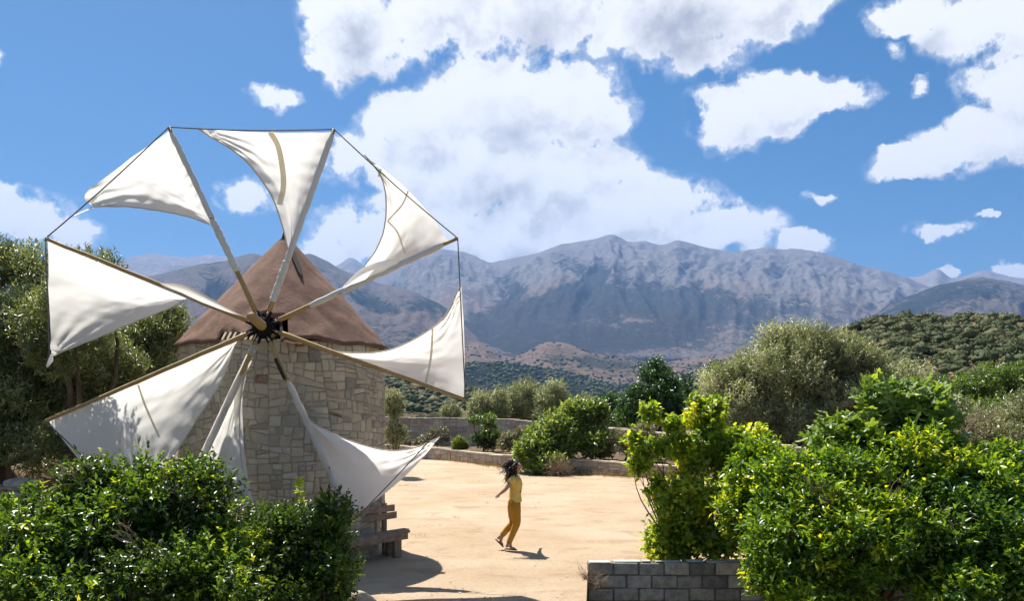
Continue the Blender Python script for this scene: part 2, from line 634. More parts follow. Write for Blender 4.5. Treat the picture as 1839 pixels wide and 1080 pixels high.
M['block_mortar'] = mat_simple('block_mortar', (0.10, 0.095, 0.09), (0.17, 0.16, 0.15), 14, 0.95, 0.1)
M['soil'] = mat_simple('bed_soil', (0.09, 0.06, 0.035), (0.17, 0.12, 0.07), 3, 0.95, 0.1, 0.7, 0.05)
M['bark'] = mat_simple('bark', (0.075, 0.055, 0.038), (0.17, 0.135, 0.10), 9, 0.95, 0.1, 0.9, 0.03, (1, 1, .3))
M['dry_grass'] = mat_leaf('dry_grass', [(0, (0.25, 0.17, 0.06)), (1, (0.36, 0.27, 0.13))], 0.3, (1, 1, .8), 0.7, 0.2)
M['dry_twig'] = mat_simple('dry_twig', (0.20, 0.13, 0.08), (0.40, 0.31, 0.22), 9, 0.9)
M['citrus'] = mat_leaf('citrus_leaf', [(0, (0.022, 0.046, 0.011)), (0.5, (0.054, 0.096, 0.014)), (0.78, (0.085, 0.165, 0.018)), (0.92, (0.20, 0.30, 0.02)), (1, (0.32, 0.34, 0.03))], 0.44, gain=1.45)
M['lemon'] = mat_leaf('lemon_leaf', [(0, (0.030, 0.075, 0.014)), (0.4, (0.088, 0.155, 0.014)), (0.72, (0.175, 0.26, 0.016)), (0.9, (0.31, 0.37, 0.02)), (1, (0.40, 0.41, 0.03))], 0.5, gain=1.5)
M['vine'] = mat_leaf('vine_leaf', [(0, (0.045, 0.085, 0.016)), (0.5, (0.11, 0.17, 0.018)), (0.85, (0.22, 0.28, 0.025)), (1, (0.34, 0.34, 0.04))], 0.56, rough=0.42, gain=1.7)
M['fig'] = mat_leaf('fig_leaf', [(0, (0.055, 0.10, 0.024)), (0.6, (0.12, 0.18, 0.035)), (1, (0.22, 0.28, 0.05))], 0.42, rough=0.4, gain=1.7)
M['olive'] = mat_leaf('olive_leaf', [(0, (0.075, 0.092, 0.042)), (0.5, (0.155, 0.162, 0.078)), (0.85, (0.245, 0.25, 0.14)), (1, (0.38, 0.39, 0.28))], 0.33, (1.15, 1.15, .75), 0.36, 0.5, 1.9)
M['dark_olive'] = mat_leaf('dark_olive_leaf', [(0, (0.045, 0.056, 0.022)), (0.5, (0.095, 0.112, 0.048)), (0.88, (0.175, 0.19, 0.10)), (1, (0.32, 0.33, 0.22))], 0.33, (1.3, 1.25, .6), 0.34, 0.55, 2.2)
M['dark_leaf'] = mat_leaf('walnut_leaf', [(0, (0.014, 0.040, 0.014)), (0.6, (0.030, 0.075, 0.020)), (1, (0.075, 0.14, 0.030))], 0.3, gain=1.5)
M['shrub'] = mat_leaf('garden_leaf', [(0, (0.045, 0.085, 0.022)), (0.6, (0.11, 0.17, 0.035)), (0.9, (0.22, 0.28, 0.07)), (1, (0.42, 0.44, 0.22))], 0.42, gain=1.3)
M['yellow_shrub'] = mat_leaf('box_leaf', [(0, (0.07, 0.11, 0.012)), (1, (0.22, 0.27, 0.02))], 0.3)
M['grey_shrub'] = mat_leaf('grey_leaf', [(0, (0.10, 0.105, 0.055)), (0.7, (0.22, 0.22, 0.13)), (1, (0.42, 0.38, 0.28))], 0.25)
M['pink'] = mat_simple('rose_petal', (0.45, 0.05, 0.08), (0.60, 0.12, 0.15), 20, 0.6)
M['hill_scrub'] = mat_leaf('hill_scrub', [(0, (0.045, 0.064, 0.026)), (0.5, (0.085, 0.10, 0.040)), (0.8, (0.13, 0.13, 0.058)), (1, (0.17, 0.14, 0.075))], 0.15, (1.2, 1.2, .6), 0.7, 0.1)
M['cement'] = mat_simple('old_cement', (0.36, 0.345, 0.32), (0.50, 0.48, 0.45), 12, 0.95, 0.1, 0.6, 0.01)
M['rock'] = mat_simple('field_stone', (0.30, 0.25, 0.19), (0.52, 0.46, 0.37), 7, 0.95, 0.1, 0.7, 0.03)
# ------------------------------------------------------------------ terrain
def polar_ground():
    rings = np.r_[0.6, np.geomspace(2.0, 14000.0, 70)]
    na = 120
    V = [(0, 0, -1.25)]
    for r in rings:
        z = np.interp(r, [0, 55, 150, 400, 1200, 14000], [-1.25, -1.25, -5, -9, -14, -15])
        a = np.arange(na) * 2 * np.pi / na
        V += list(zip(r * np.sin(a), r * np.cos(a), np.full(na, z)))
    F = [[0, 1 + (k + 1) % na, 1 + k] for k in range(na)]
    for i in range(len(rings) - 1):
        b0, b1 = 1 + i * na, 1 + (i + 1) * na
        F += [[b0 + k, b0 + (k + 1) % na, b1 + (k + 1) % na, b1 + k] for k in range(na)]
    o = link('ground', mesh_np('ground', V, F), M['ground'], None, True)
    tag(o, kind='structure')


polar_ground()


def ridge(name, sil, Dr, Db, yb, mat, nu=300, nt=60, gully=0.12, gfreq=60.0, rough=2.0, forest_cloud_shade=(), fbase=0.0, seed=0, hscale=1.0, power=0.85):
    """a mountain side: sil is its skyline (photo column, row) at Dr metres, rising from Db metres"""
    sil = np.array(sil, float)
    x = np.linspace(sil[0, 0], sil[-1, 0], nu)
    S = smooth_path(sil, 1200)
    ys = np.interp(x, S[:, 0], S[:, 1])
    ys = ys + (fbm(x / 33.0 + seed * 7, x * 0 + seed, 5, 0.55) - 0.5) * rough * 2.2
    zr_ang = (HY - ys) / FPX
    nb = max(6, nt // 5)
    t = np.r_[np.linspace(0, 1, nt) ** 0.92, 1 + np.linspace(0, 1, nb + 1)[1:]]
    X, T = np.meshgrid(x, t)
    wig = (fbm(X / 140.0 + seed * 3.1, T * 0 + 5 + seed, 3) - 0.5) * 0.16
    D = np.where(T <= 1, Db + (Dr * (1 + wig) - Db) * T, Dr * (1 + wig) + (T - 1) * (Dr - Db) * 0.5)
    A = np.interp(X, x, zr_ang)
    zr = CAMH + A * Dr * (1 + wig)
    zb = CAMH + (HY - yb) / FPX * Db
    prof = T ** power
    z = zb + (zr - zb) * prof
    warp = (fbm(X / (gfreq * 2.2) + 3 + seed, T * 2.0 + 1, 3) - 0.5) * 2.4
    G = fbm(X / gfreq + warp + seed * 5.7, T * 1.5 + seed, 5, 0.52, True) - 0.62
    G2 = fbm(X / (gfreq * .3) + seed + warp, T * 9 + seed * 2.0, 5, 0.6, True) - 0.6
    env = np.clip(T * 1.6, 0, 1) * np.clip((1 - T) * 2.6 + 0.06, 0.06, 1)
    z = z + (zr - zb) * gully * (G * 1.7 + G2 * 0.75) * env
    lim = CAMH + (A - 0.0006 * (1 - T) * 8) * D
    z = np.where(T < 1, np.minimum(z, lim), z)
    z = np.where(T > 1, zr - (T - 1) ** 1.1 * (zr - zb) * 0.9, z)
    z[0] = -18.0 - 0 * z[0]
    XW = (X - CX) / FPX * D
    V = np.stack([XW, D, z], -1).reshape(-1, 3)
    n0, n1 = X.shape
    i, j = np.meshgrid(np.arange(n0 - 1), np.arange(n1 - 1), indexing='ij')
    a = (i * n1 + j).ravel()
    F = np.stack([a, a + 1, a + n1 + 1, a + n1], -1)
    Y = HY - (z - CAMH) / D * FPX
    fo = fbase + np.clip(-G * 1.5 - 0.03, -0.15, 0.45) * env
    for (fx, fy, rx, ry, w) in forest_cloud_shade:  # placed dark blobs: wooded ground and painted cloud shadows together
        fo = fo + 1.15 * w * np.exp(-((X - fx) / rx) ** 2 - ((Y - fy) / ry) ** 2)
    high = np.clip((735 - Y) / 300.0 * hscale, 0, 1)
    me = mesh_np(name, V, F, None, {'forest_cloud_shade': fo.ravel(), 'high': high.ravel()})
    o = link(name, me, mat, None, True)
    tag(o, kind='structure')
    return o, (X, D, z)


ROCK, TAN = (0.155, 0.147, 0.145), (0.155, 0.124, 0.103)
mm_far = mat_mountain('far_limestone', (0.19, 0.175, 0.167), (0.15, 0.13, 0.12), (0.03, 0.04, 0.03), 260.0, 0.35, 0.4)
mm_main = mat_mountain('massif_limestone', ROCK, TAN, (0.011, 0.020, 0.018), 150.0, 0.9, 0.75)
mm_side = mat_mountain('scrub_mountain', (0.115, 0.102, 0.092), (0.125, 0.096, 0.076), (0.012, 0.021, 0.017), 110.0, 0.9, 0.95)
mm_foot = mat_mountain('foothill_grass', (0.135, 0.10, 0.078), (0.14, 0.10, 0.074), (0.020, 0.030, 0.018), 60.0, 0.85, 0.9)
mm_wood = mat_mountain('wooded_slope', (0.030, 0.036, 0.022), (0.036, 0.040, 0.024), (0.009, 0.016, 0.011), 40.0, 0.95, 1.0)
mm_valley = mat_mountain('valley_groves', (0.10, 0.095, 0.052), (0.15, 0.11, 0.066), (0.028, 0.038, 0.019), 14.0, 0.92, 1.0)
mm_hill = mat_mountain('hill_grass', (0.16, 0.12, 0.068), (0.19, 0.14, 0.08), (0.034, 0.042, 0.02), 5.0, 0.6, 0.6)

ridge('far_mountain_range', [(-500, 480), (0, 470), (205, 466), (245, 460), (280, 456), (325, 463), (370, 457), (402, 462), (470, 474), (540, 474), (600, 478), (630, 462), (660, 480), (720, 500), (900, 515), (1500, 515), (1600, 503), (1640, 497), (1660, 494), (1683, 483), (1708, 499), (1735, 495), (1762, 486), (1800, 494), (1839, 500), (2000, 492), (2400, 500)],
      12800, 9600, 560, mm_far, 420, 50, 0.07, 40, 2.2, seed=1)
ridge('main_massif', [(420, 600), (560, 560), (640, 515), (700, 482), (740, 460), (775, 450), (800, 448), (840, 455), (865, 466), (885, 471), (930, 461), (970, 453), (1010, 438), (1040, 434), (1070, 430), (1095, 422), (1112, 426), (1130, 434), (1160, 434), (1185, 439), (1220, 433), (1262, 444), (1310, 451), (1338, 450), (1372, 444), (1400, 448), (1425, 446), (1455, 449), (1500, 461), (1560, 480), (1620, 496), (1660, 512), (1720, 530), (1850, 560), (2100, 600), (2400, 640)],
      10000, 5200, 655, mm_main, 560, 130, 0.10, 58, 1.8, forest_cloud_shade=[(890, 590, 60, 34, .75), (960, 560, 70, 34, .7), (1030, 532, 70, 36, .65), (1100, 530, 70, 40, .55), (1180, 560, 80, 36, .6), (1240, 585, 50, 26, .5), (960, 612, 130, 26, .8), (1110, 612, 150, 22, .6), (1290, 530, 60, 26, .45), (1340, 560, 60, 34, .4), (1500, 560, 160, 36, .28), (1450, 620, 200, 22, .3), (760, 520, 80, 26, .25)], fbase=0.06, seed=2)  # dark lower slopes: partly trees, partly cloud shadow painted into the colour
ridge('side_mountain', [(-500, 540), (100, 535), (200, 520), (270, 497), (340, 480), (420, 464), (455, 457), (490, 466), (530, 462), (552, 455), (580, 464), (620, 487), (680, 508), (740, 524), (790, 548), (850, 590), (900, 612), (950, 630), (1000, 662), (1080, 700)],
      6400, 3600, 690, mm_side, 380, 80, 0.09, 55, 2.4, forest_cloud_shade=[(780, 545, 60, 22, .5), (420, 520, 160, 50, .3), (680, 560, 90, 40, .12)], fbase=0.12, seed=4)
ridge('dark_mountain', [(1440, 640), (1540, 585), (1600, 545), (1650, 526), (1700, 509), (1752, 499), (1800, 504), (1839, 514), (1950, 540), (2200, 570), (2400, 600)],
      6800, 4300, 650, mm_side, 240, 60, 0.09, 50, 2.4, forest_cloud_shade=[(1720, 520, 120, 26, .5), (1640, 570, 100, 40, .3)], fbase=0.22, seed=5)  # blobs darken this slope for cloud shadow as well as woods
FOO, (FX, FD, FZ) = ridge('foothills', [(-500, 660), (300, 650), (690, 640), (760, 630), (830, 622), (862, 618), (900, 638), (930, 640), (960, 624), (985, 614), (1020, 619), (1060, 633), (1110, 641), (1180, 652), (1260, 640), (1340, 642), (1430, 650), (1520, 660), (1700, 672), (2400, 690)],
      4300, 3000, 700, mm_foot, 360, 60, 0.16, 60, 2.0, forest_cloud_shade=[(1090, 655, 120, 16, .35)], fbase=0.16, seed=6, hscale=2.0)
WOO, (WX, WD, WZ) = ridge('wooded_slope', [(-500, 690), (600, 676), (760, 664), (840, 655), (872, 650), (920, 653), (975, 661), (1020, 668), (1080, 688), (1130, 692), (1200, 682), (1270, 662), (1330, 660), (1420, 668), (2400, 700)],
      2700, 1900, 716, mm_wood, 320, 40, 0.12, 40, 3.0, fbase=0.45, seed=8)
VAL, (VX, VD, VZ) = ridge('valley_slope', [(-500, 705), (400, 690), (690, 678), (740, 683), (800, 690), (850, 699), (920, 712), (1000, 722), (1100, 735), (1400, 742), (2400, 748)],
      1150, 420, 750, mm_valley, 320, 50, 0.12, 50, 2.2, fbase=0.30, seed=9)
HIL, (HX, HD, HZ) = ridge('scrub_hill', [(1300, 735), (1380, 700), (1450, 650), (1520, 596), (1560, 580), (1600, 574), (1640, 571), (1700, 571), (1760, 570), (1800, 572), (1839, 575), (1950, 590), (2150, 640), (2400, 710)],
      260, 115, 735, mm_hill, 200, 60, 0.06, 90, 1.5, fbase=0.2, seed=10, hscale=1.6, power=0.8)


# ------------------------------------------------------------------ leaf meshes
def leaves(name, P, A, N, L, W, tint, fold=0.16, pointed=True):
    """one mesh of leaves: base P, axis A, upper side N, length L, width W"""
    n = len(P)
    A = A / np.linalg.norm(A, axis=1, keepdims=True)
    N = N - A * (N * A).sum(1, keepdims=True)
    N = N / np.maximum(np.linalg.norm(N, axis=1, keepdims=True), 1e-6)
    S = np.cross(A, N)
    L, W = L[:, None], W[:, None]
    v0 = P
    v1 = P + A * L * 0.45 + S * W * 0.5 + N * W * fold
    v2 = P + A * L - N * L * 0.12
    v3 = P + A * L * 0.45 - S * W * 0.5 + N * W * fold
    V = np.stack([v0, v1, v2, v3], 1).reshape(-1, 3)
    b = np.arange(n)[:, None] * 4
    F = np.concatenate([b + np.array([[0, 1, 2]]), b + np.array([[0, 2, 3]])], 0)
    return mesh_np(name, V, F, np.repeat(np.clip(tint, 0, 1), 4))


def unit(n, rng):
    v = rng.normal(size=(n, 3))
    return v / np.linalg.norm(v, axis=1, keepdims=True)


def ell(x, y, D, rx, ry, rd=None):
    """an ellipsoid of a crown: centre and half sizes read off the photo at D metres"""
    c = at(x, y, D)
    k = D / FPX
    return (np.array(c), np.array((rx * k, (rd if rd is not None else rx * k * 0.8), ry * k)))


def puffs(ells, n, size, rng, zmin=None):
    """clumps spread through the outer part of some ellipsoids"""
    w = np.array([np.prod(e[1]) ** (2 / 3) for e in ells])
    w = w / w.sum()
    idx = rng.choice(len(ells), n, p=w)
    C = np.array([ells[i][0] for i in idx])
    R = np.array([ells[i][1] for i in idx])
    d = unit(n, rng)
    rho = rng.uniform(0.45, 1.0, n) ** 0.6
    s = size * rng.uniform(0.6, 1.35, n)
    P = C + d * np.maximum(R - s[:, None] * 0.75, R * 0.25) * rho[:, None]
    if zmin is not None:
        P[:, 2] = np.maximum(P[:, 2], zmin + s * 0.5)
    return P, s


def foliage(name, material, parent, PC, PS, n_sprig, per, L, W, rng, droop=0.0, tint_bias=0.0, young=0.12, shell=0.55, up=0.5, spread=0.75, stuff=True):
    """leaves on sprigs around the clumps PC of radius PS"""
    w = PS ** 2
    idx = rng.choice(len(PC), n_sprig, p=w / w.sum())
    d = unit(n_sprig, rng)
    rho = shell + (1.08 - shell) * rng.random(n_sprig) ** 0.7
    flat = np.array((1, 1, 0.82))
    base = PC[idx] + d * flat * (PS[idx] * rho)[:, None]
    axis = d * 0.8 + unit(n_sprig, rng) * 0.55 + np.array((0, 0, up - droop))
    axis /= np.linalg.norm(axis, axis=1, keepdims=True)
    slen = L * per * 0.32 * rng.uniform(0.7, 1.3, n_sprig)
    ptint = rng.normal(0, 0.17, len(PC))[idx]
    lowf = np.sin(base[:, 0] * 2.1 + 1.3) * np.sin(base[:, 1] * 1.9 + 0.4) * np.sin(base[:, 2] * 2.6 + 2.0)
    stint = 0.38 + ptint + rng.normal(0, 0.13, n_sprig) + tint_bias + lowf * 0.14
    yng = rng.random(n_sprig) < young * np.clip(0.4 + rho, 0, 1.4) * np.clip(0.5 + lowf * 2.2, 0.05, 2)
    stint = np.where(yng, rng.uniform(0.72, 1.0, n_sprig), stint)
    k = np.arange(per)
    side = unit(n_sprig * per, rng).reshape(n_sprig, per, 3)
    Pp = base[:, None, :] + axis[:, None, :] * (slen[:, None] * (k / max(per - 1, 1))[None, :])[:, :, None] - (axis * (slen * 0.5)[:, None])[:, None, :]
    Aa = axis[:, None, :] * 0.7 + side * spread - np.array((0, 0, droop * 0.5))
    Nn = np.array((0, 0, 0.9)) + 0.45 * d[:, None, :] + unit(n_sprig * per, rng).reshape(n_sprig, per, 3) * 0.75
    n = n_sprig * per
    Ls = L * np.repeat(rng.uniform(0.7, 1.3, n_sprig), per) * rng.uniform(0.6, 1.25, n)
    Ws = W * rng.uniform(0.7, 1.25, n)
    ti = np.repeat(stint, per) + rng.normal(0, 0.09, n)
    me = leaves(name, Pp.reshape(-1, 3), Aa.reshape(-1, 3), Nn.reshape(-1, 3), Ls, Ws, ti)
    o = link(name, me, material, parent)
    if stuff:
        tag(o, kind='stuff')
    return o


def limbs(name, parent, foot, PC, rng, r0, n=9, mat='bark', fork=0.35):
    mb = MB()
    foot = np.array(foot, float)
    mid = PC.mean(0)
    top = foot + (mid - foot) * np.array((0.5, 0.5, 0.75))
    fk = foot + (top - foot) * fork + np.array((rng.normal(0, r0), rng.normal(0, r0), 0))
    mb.tube(smooth_path([foot - (0, 0, .1), foot + (fk - foot) * .5 + rng.normal(0, r0 * .4, 3), fk], 7), list(np.linspace(r0 * 1.25, r0 * 0.85, 7)), 9)
    for i in rng.choice(len(PC), min(n, len(PC)), replace=False):
        e = PC[i]
        m = fk + (e - fk) * 0.5 + rng.normal(0, 0.12, 3) * np.linalg.norm(e - fk) + np.array((0, 0, .08)) * np.linalg.norm(e - fk)
        mb.tube(smooth_path([fk, m, e], 7), list(np.linspace(r0 * 0.55, r0 * 0.10, 7)), 6)
    return mb.build(name, M[mat], parent, True)


def plant(name, label, cat, ells, material, n_puff, puff_size, n_sprig, per, L, W, foot=None, r0=0.1, seed=1, group=None, limb_n=9, crown='crown', stem='trunk', core=True, **kw):
    rng = np.random.default_rng(seed)
    PC, PS = puffs(ells, n_puff, puff_size, rng)
    if foot is None:
        c = np.mean([e[0] for e in ells], 0)
        foot = (c[0], c[1], 0.0)
    root = thing(name, label, cat, tuple(foot), 0, group)
    foliage(crown, M[material], root, PC, PS, n_sprig, per, L, W, rng, **kw)
    limbs(stem, root, foot, PC, rng, r0, limb_n)
    return root, PC, PS


# scrub on the hill and groves in the valley: one mass each
def scrub_mass(name, label, X, D, Z, xr, n, size, seed, cards=22, ico=1):
    rng = np.random.default_rng(seed)
    ok = np.argwhere((X > xr[0]) & (X < xr[1]) & (D < D.max() * 0.93))
    wgt = np.clip(fbm(X[ok[:, 0], ok[:, 1]] / 26.0 + seed, ok[:, 0] / 5.0, 3) - 0.40, 0, 1) + 0.035
    pick = ok[rng.choice(len(ok), n, p=wgt / wgt.sum())]
    i, j = pick[:, 0], pick[:, 1]
    i2 = np.clip(i + 1, 0, X.shape[0] - 1)
    f = rng.random(n)
    DD = D[i, j] * (1 - f) + D[i2, j] * f
    ZZ = Z[i, j] * (1 - f) + Z[i2, j] * f
    XX = X[i, j] + rng.uniform(-8, 8, n)
    C = np.stack([(XX - CX) / FPX * DD, DD, ZZ], 1)
    keep = Z[i, j] > -10
    C, n = C[keep], keep.sum()
    s = size * np.clip(rng.lognormal(-0.28, 0.4, n), .25, 1.45)
    bm = bmesh.new()
    bmesh.ops.create_icosphere(bm, subdivisions=2 if size < 2 else 1, radius=1.0)
    bm.verts.index_update()
    IV = np.array([v.co for v in bm.verts])
    IF = np.array([[v.index for v in fc.verts] for fc in bm.faces])
    bm.free()
    nv = len(IV)
    bump = .80 + rng.normal(0, 0.17, (n, nv))
    V = C[:, None, :] + IV[None] * (s[:, None] * bump)[:, :, None] * np.array((1.15, 1.15, 0.85)) + np.array((0, 0, 0.35)) * s[:, None, None]
    F = (np.arange(n)[:, None, None] * nv + IF[None]).reshape(-1, 3)
    tint = np.repeat(np.clip(rng.normal(0.45, 0.3, n), 0, 1), nv) + rng.normal(0, 0.12, n * nv)
    V1 = V.reshape(-1, 3)
    # loose leafy cards that break up the outline
    d = unit(n * cards, rng)
    d[:, 2] = np.abs(d[:, 2])
    pc = np.repeat(C, cards, 0) + d * (np.repeat(s, cards) * rng.uniform(.6, 1.15, n * cards))[:, None] * np.array((1.15, 1.15, .85)) + np.array((0, 0, .35)) * np.repeat(s, cards)[:, None]
    sz = np.repeat(s, cards) * rng.uniform(.14, .34, n * cards)
    t1 = unit(n * cards, rng)
    t2 = np.cross(t1, unit(n * cards, rng))
    t2 /= np.linalg.norm(t2, axis=1, keepdims=True)
    V2 = np.stack([pc + t1 * sz[:, None], pc + t2 * sz[:, None] * .8, pc - t1 * sz[:, None] * .6], 1).reshape(-1, 3)
    F2 = np.arange(len(V2)).reshape(-1, 3) + len(V1)
    tt = np.r_[tint, np.repeat(np.repeat(np.clip(rng.normal(.5, .25, n), 0, 1), cards) + rng.normal(0, .1, n * cards), 3)]
    o = link(name, mesh_np(name, np.vstack([V1, V2]), np.vstack([F, F2]), np.clip(tt, 0, 1)), M['hill_scrub'])
    tag(o, label, 'shrubs', kind='stuff')


scrub_mass('hillside_scrub', 'dense dark green scrub covering the rounded hill at the right', HX, HD, HZ, (1400, 2050), 2300, 1.45, 5, 40)
scrub_mass('valley_groves', 'blue green groves on the low slope between tower and olives', VX, VD, VZ, (560, 1250), 2600, 3.0, 6, 14)
scrub_mass('slope_woods', 'dark blue green woods on the far slope left of the pointed dark tree', WX, WD, WZ, (700, 1420), 2200, 7.0, 16, 8)
scrub_mass('foothill_scrub', 'dark bushes dotted over the tan foothills', FX, FD, FZ, (680, 1500), 1500, 7.5, 17, 6)

# ------------------------------------------------------------------ yard
YARD = [(0.25, 1.5), (1.0, 10.5), (1.21, 12.46), (16, 12.52), (32, 20), (32, 46), (-42, 50), (-42, 11.6), (-3.2, 11.0), (-2.15, 10.4), (-1.9, 1.5)]


def build_yard():
    bm = bmesh.new()
    top = [bm.verts.new((x, y, 0)) for x, y in YARD]
    bm.faces.new(top)
    for k in range(64):
        bmesh.ops.bisect_plane(bm, geom=bm.verts[:] + bm.edges[:] + bm.faces[:], plane_co=(-14 + k * 0.4, 0, 0), plane_no=(1, 0, 0))
    for k in range(60):
        y = 2.2 + 0.35 * k + 0.006 * k * k
        bmesh.ops.bisect_plane(bm, geom=bm.verts[:] + bm.edges[:] + bm.faces[:], plane_co=(0, y, 0), plane_no=(0, 1, 0))
    for v in bm.verts:
        if not v.is_boundary:
            x, y = np.array([v.co.x]), np.array([v.co.y])
            v.co.z = float((fbm(x * .5 + 40, y * .5 + 40, 4)[0] - 0.5) * 0.05)
    edges = [e for e in bm.edges if e.is_boundary]
    ret = bmesh.ops.extrude_edge_only(bm, edges=edges)
    for g in ret['geom']:
        if isinstance(g, bmesh.types.BMVert):
            g.co.z = -1.4
    bmesh.ops.recalc_face_normals(bm, faces=bm.faces)
    me = bpy.data.meshes.new('yard')
    bm.to_mesh(me)
    bm.free()
    co = np.empty(len(me.vertices) * 3)
    me.vertices.foreach_get('co', co)
    co = co.reshape(-1, 3)
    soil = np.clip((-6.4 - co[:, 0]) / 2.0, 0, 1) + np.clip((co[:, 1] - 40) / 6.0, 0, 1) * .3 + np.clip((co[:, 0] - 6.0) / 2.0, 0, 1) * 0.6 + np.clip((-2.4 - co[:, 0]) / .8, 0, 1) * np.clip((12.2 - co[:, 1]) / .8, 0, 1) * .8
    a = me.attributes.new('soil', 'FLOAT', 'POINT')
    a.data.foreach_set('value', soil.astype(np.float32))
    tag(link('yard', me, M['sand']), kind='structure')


build_yard()


# ------------------------------------------------------------------ masonry
def poly_area(p):
    x, y = p[:, 0], p[:, 1]
    return 0.5 * abs(np.dot(x, np.roll(y, -1)) - np.dot(y, np.roll(x, -1)))


def cut(p, c, nrm):
    out = ([], [])
    n = len(p)
    s = (p - c) @ nrm
    for i in range(n):
        j = (i + 1) % n
        k = 0 if s[i] >= 0 else 1
        out[k].append(p[i])
        if (s[i] >= 0) != (s[j] >= 0):
            q = p[i] + (p[j] - p[i]) * (s[i] / (s[i] - s[j]))
            out[0].append(q)
            out[1].append(q)
    return [np.array(o) for o in out if len(o) >= 3]


def rubble(w, h, area, rng, skew=0.16, aspect=1.35):
    """uneven masonry: a w by h face split into stones by slanting joints"""
    todo, done = [np.array([(0, 0), (w, 0), (w, h), (0, h)], float)], []
    while todo:
        p = todo.pop()
        a = poly_area(p)
        lim = area * rng.choice([0.35, 0.7, 1.0, 1.5, 2.1], p=[.15, .25, .3, .2, .1])
        if a < lim or a < area * 0.3:
            done.append(p)
            continue
        ex = p.max(0) - p.min(0)
        vert = ex[0] > ex[1] * aspect * rng.uniform(0.7, 1.4)
        ang = rng.normal(0, skew)
        nrm = np.array((math.cos(ang), math.sin(ang))) if vert else np.array((-math.sin(ang), math.cos(ang)))
        c = p.min(0) + ex * rng.uniform(0.36, 0.64, 2)
        todo += [q for q in cut(p, c, nrm) if poly_area(q) > area * 0.02]
    return done


def inset(p, d):
    """shrink a convex polygon by d, then cut its corners a little"""
    c = p.mean(0)
    q = p
    for i in range(len(p)):
        a, b = p[i], p[(i + 1) % len(p)]
        e = b - a
        ln = np.linalg.norm(e)
        if ln < 1e-6:
            continue
        nrm = np.array((-e[1], e[0])) / ln
        if (c - a) @ nrm < 0:
            nrm = -nrm
        r = cut(q, a + nrm * d, nrm)
        s = [(t.mean(0) - a) @ nrm for t in r]
        if not r:
            return None
        q = r[int(np.argmax(s))]
    return q


def chamfer(p, k, rng):
    out = []
    n = len(p)
    for i in range(n):
        a, b, c = p[i - 1], p[i], p[(i + 1) % n]
        out.append(b + (a - b) * k * rng.uniform(.5, 1.3))
        out.append(b + (c - b) * k * rng.uniform(.5, 1.3))
    return np.array(out)


def stone_geo(p, place, rng, joint, proud, deep=0.05, edge=0.012):
    """verts and faces of one stone; place(u, v, d) puts face coordinates and depth into the world"""
    q = inset(p, joint)
    if q is None or len(q) < 3 or poly_area(q) < 6e-4:
        return None
    q = chamfer(q, 0.13, rng)
    c = q.mean(0)
    pr = proud * rng.uniform(0.35, 1.25)
    tilt = rng.normal(0, 0.035, 2)
    r = c + (q - c) * np.maximum(0.0, 1 - edge * 2.2 / np.maximum(np.linalg.norm(q - c, axis=1), 1e-3))[:, None]
    n = len(q)
    V = [place(u, v, -deep) for u, v in q]
    V += [place(u, v, pr - edge) for u, v in q]
    V += [place(u, v, pr + float(np.dot(tilt, (u, v) - c)) + rng.normal(0, 0.002)) for u, v in r]
    V.append(place(c[0], c[1], pr + 0.006 * rng.uniform(-.3, 1.5)))
    F = []
    for k in range(n):
        k2 = (k + 1) % n
        F += [[k, k2, n + k2, n + k], [n + k, n + k2, 2 * n + k2, 2 * n + k], [2 * n + k, 2 * n + k2, 3 * n]]
    return V, F


def lay_stones(parent, polys, place, rng, joint, proud, visible, limit=290, name='stone', tintf=None):
    geo = []
    for p in polys:
        g = stone_geo(p, place, rng, joint, proud)
        if g is None:
            continue
        c = p.mean(0)
        geo.append((visible(c) * poly_area(p), g, (tintf(c) if tintf else float(np.clip(rng.normal(0.47, 0.23), 0, 1)))))
    geo.sort(key=lambda t: -t[0])
    for i, (_, (V, F), ti) in enumerate(geo[:limit]):
        link(name, mesh_np(name, V, F, [ti] * len(V)), M['stone'], parent)
    rest = geo[limit:]
    if rest:
        V, F, T = [], [], []
        for _, (v, f), ti in rest:
            b = len(V)
            V += v
            F += [[b + i for i in g] for g in f]
            T += [ti] * len(v)
        tag(link('stonework', mesh_np('stonework', V, F, T), M['stone'], parent), kind='stuff')


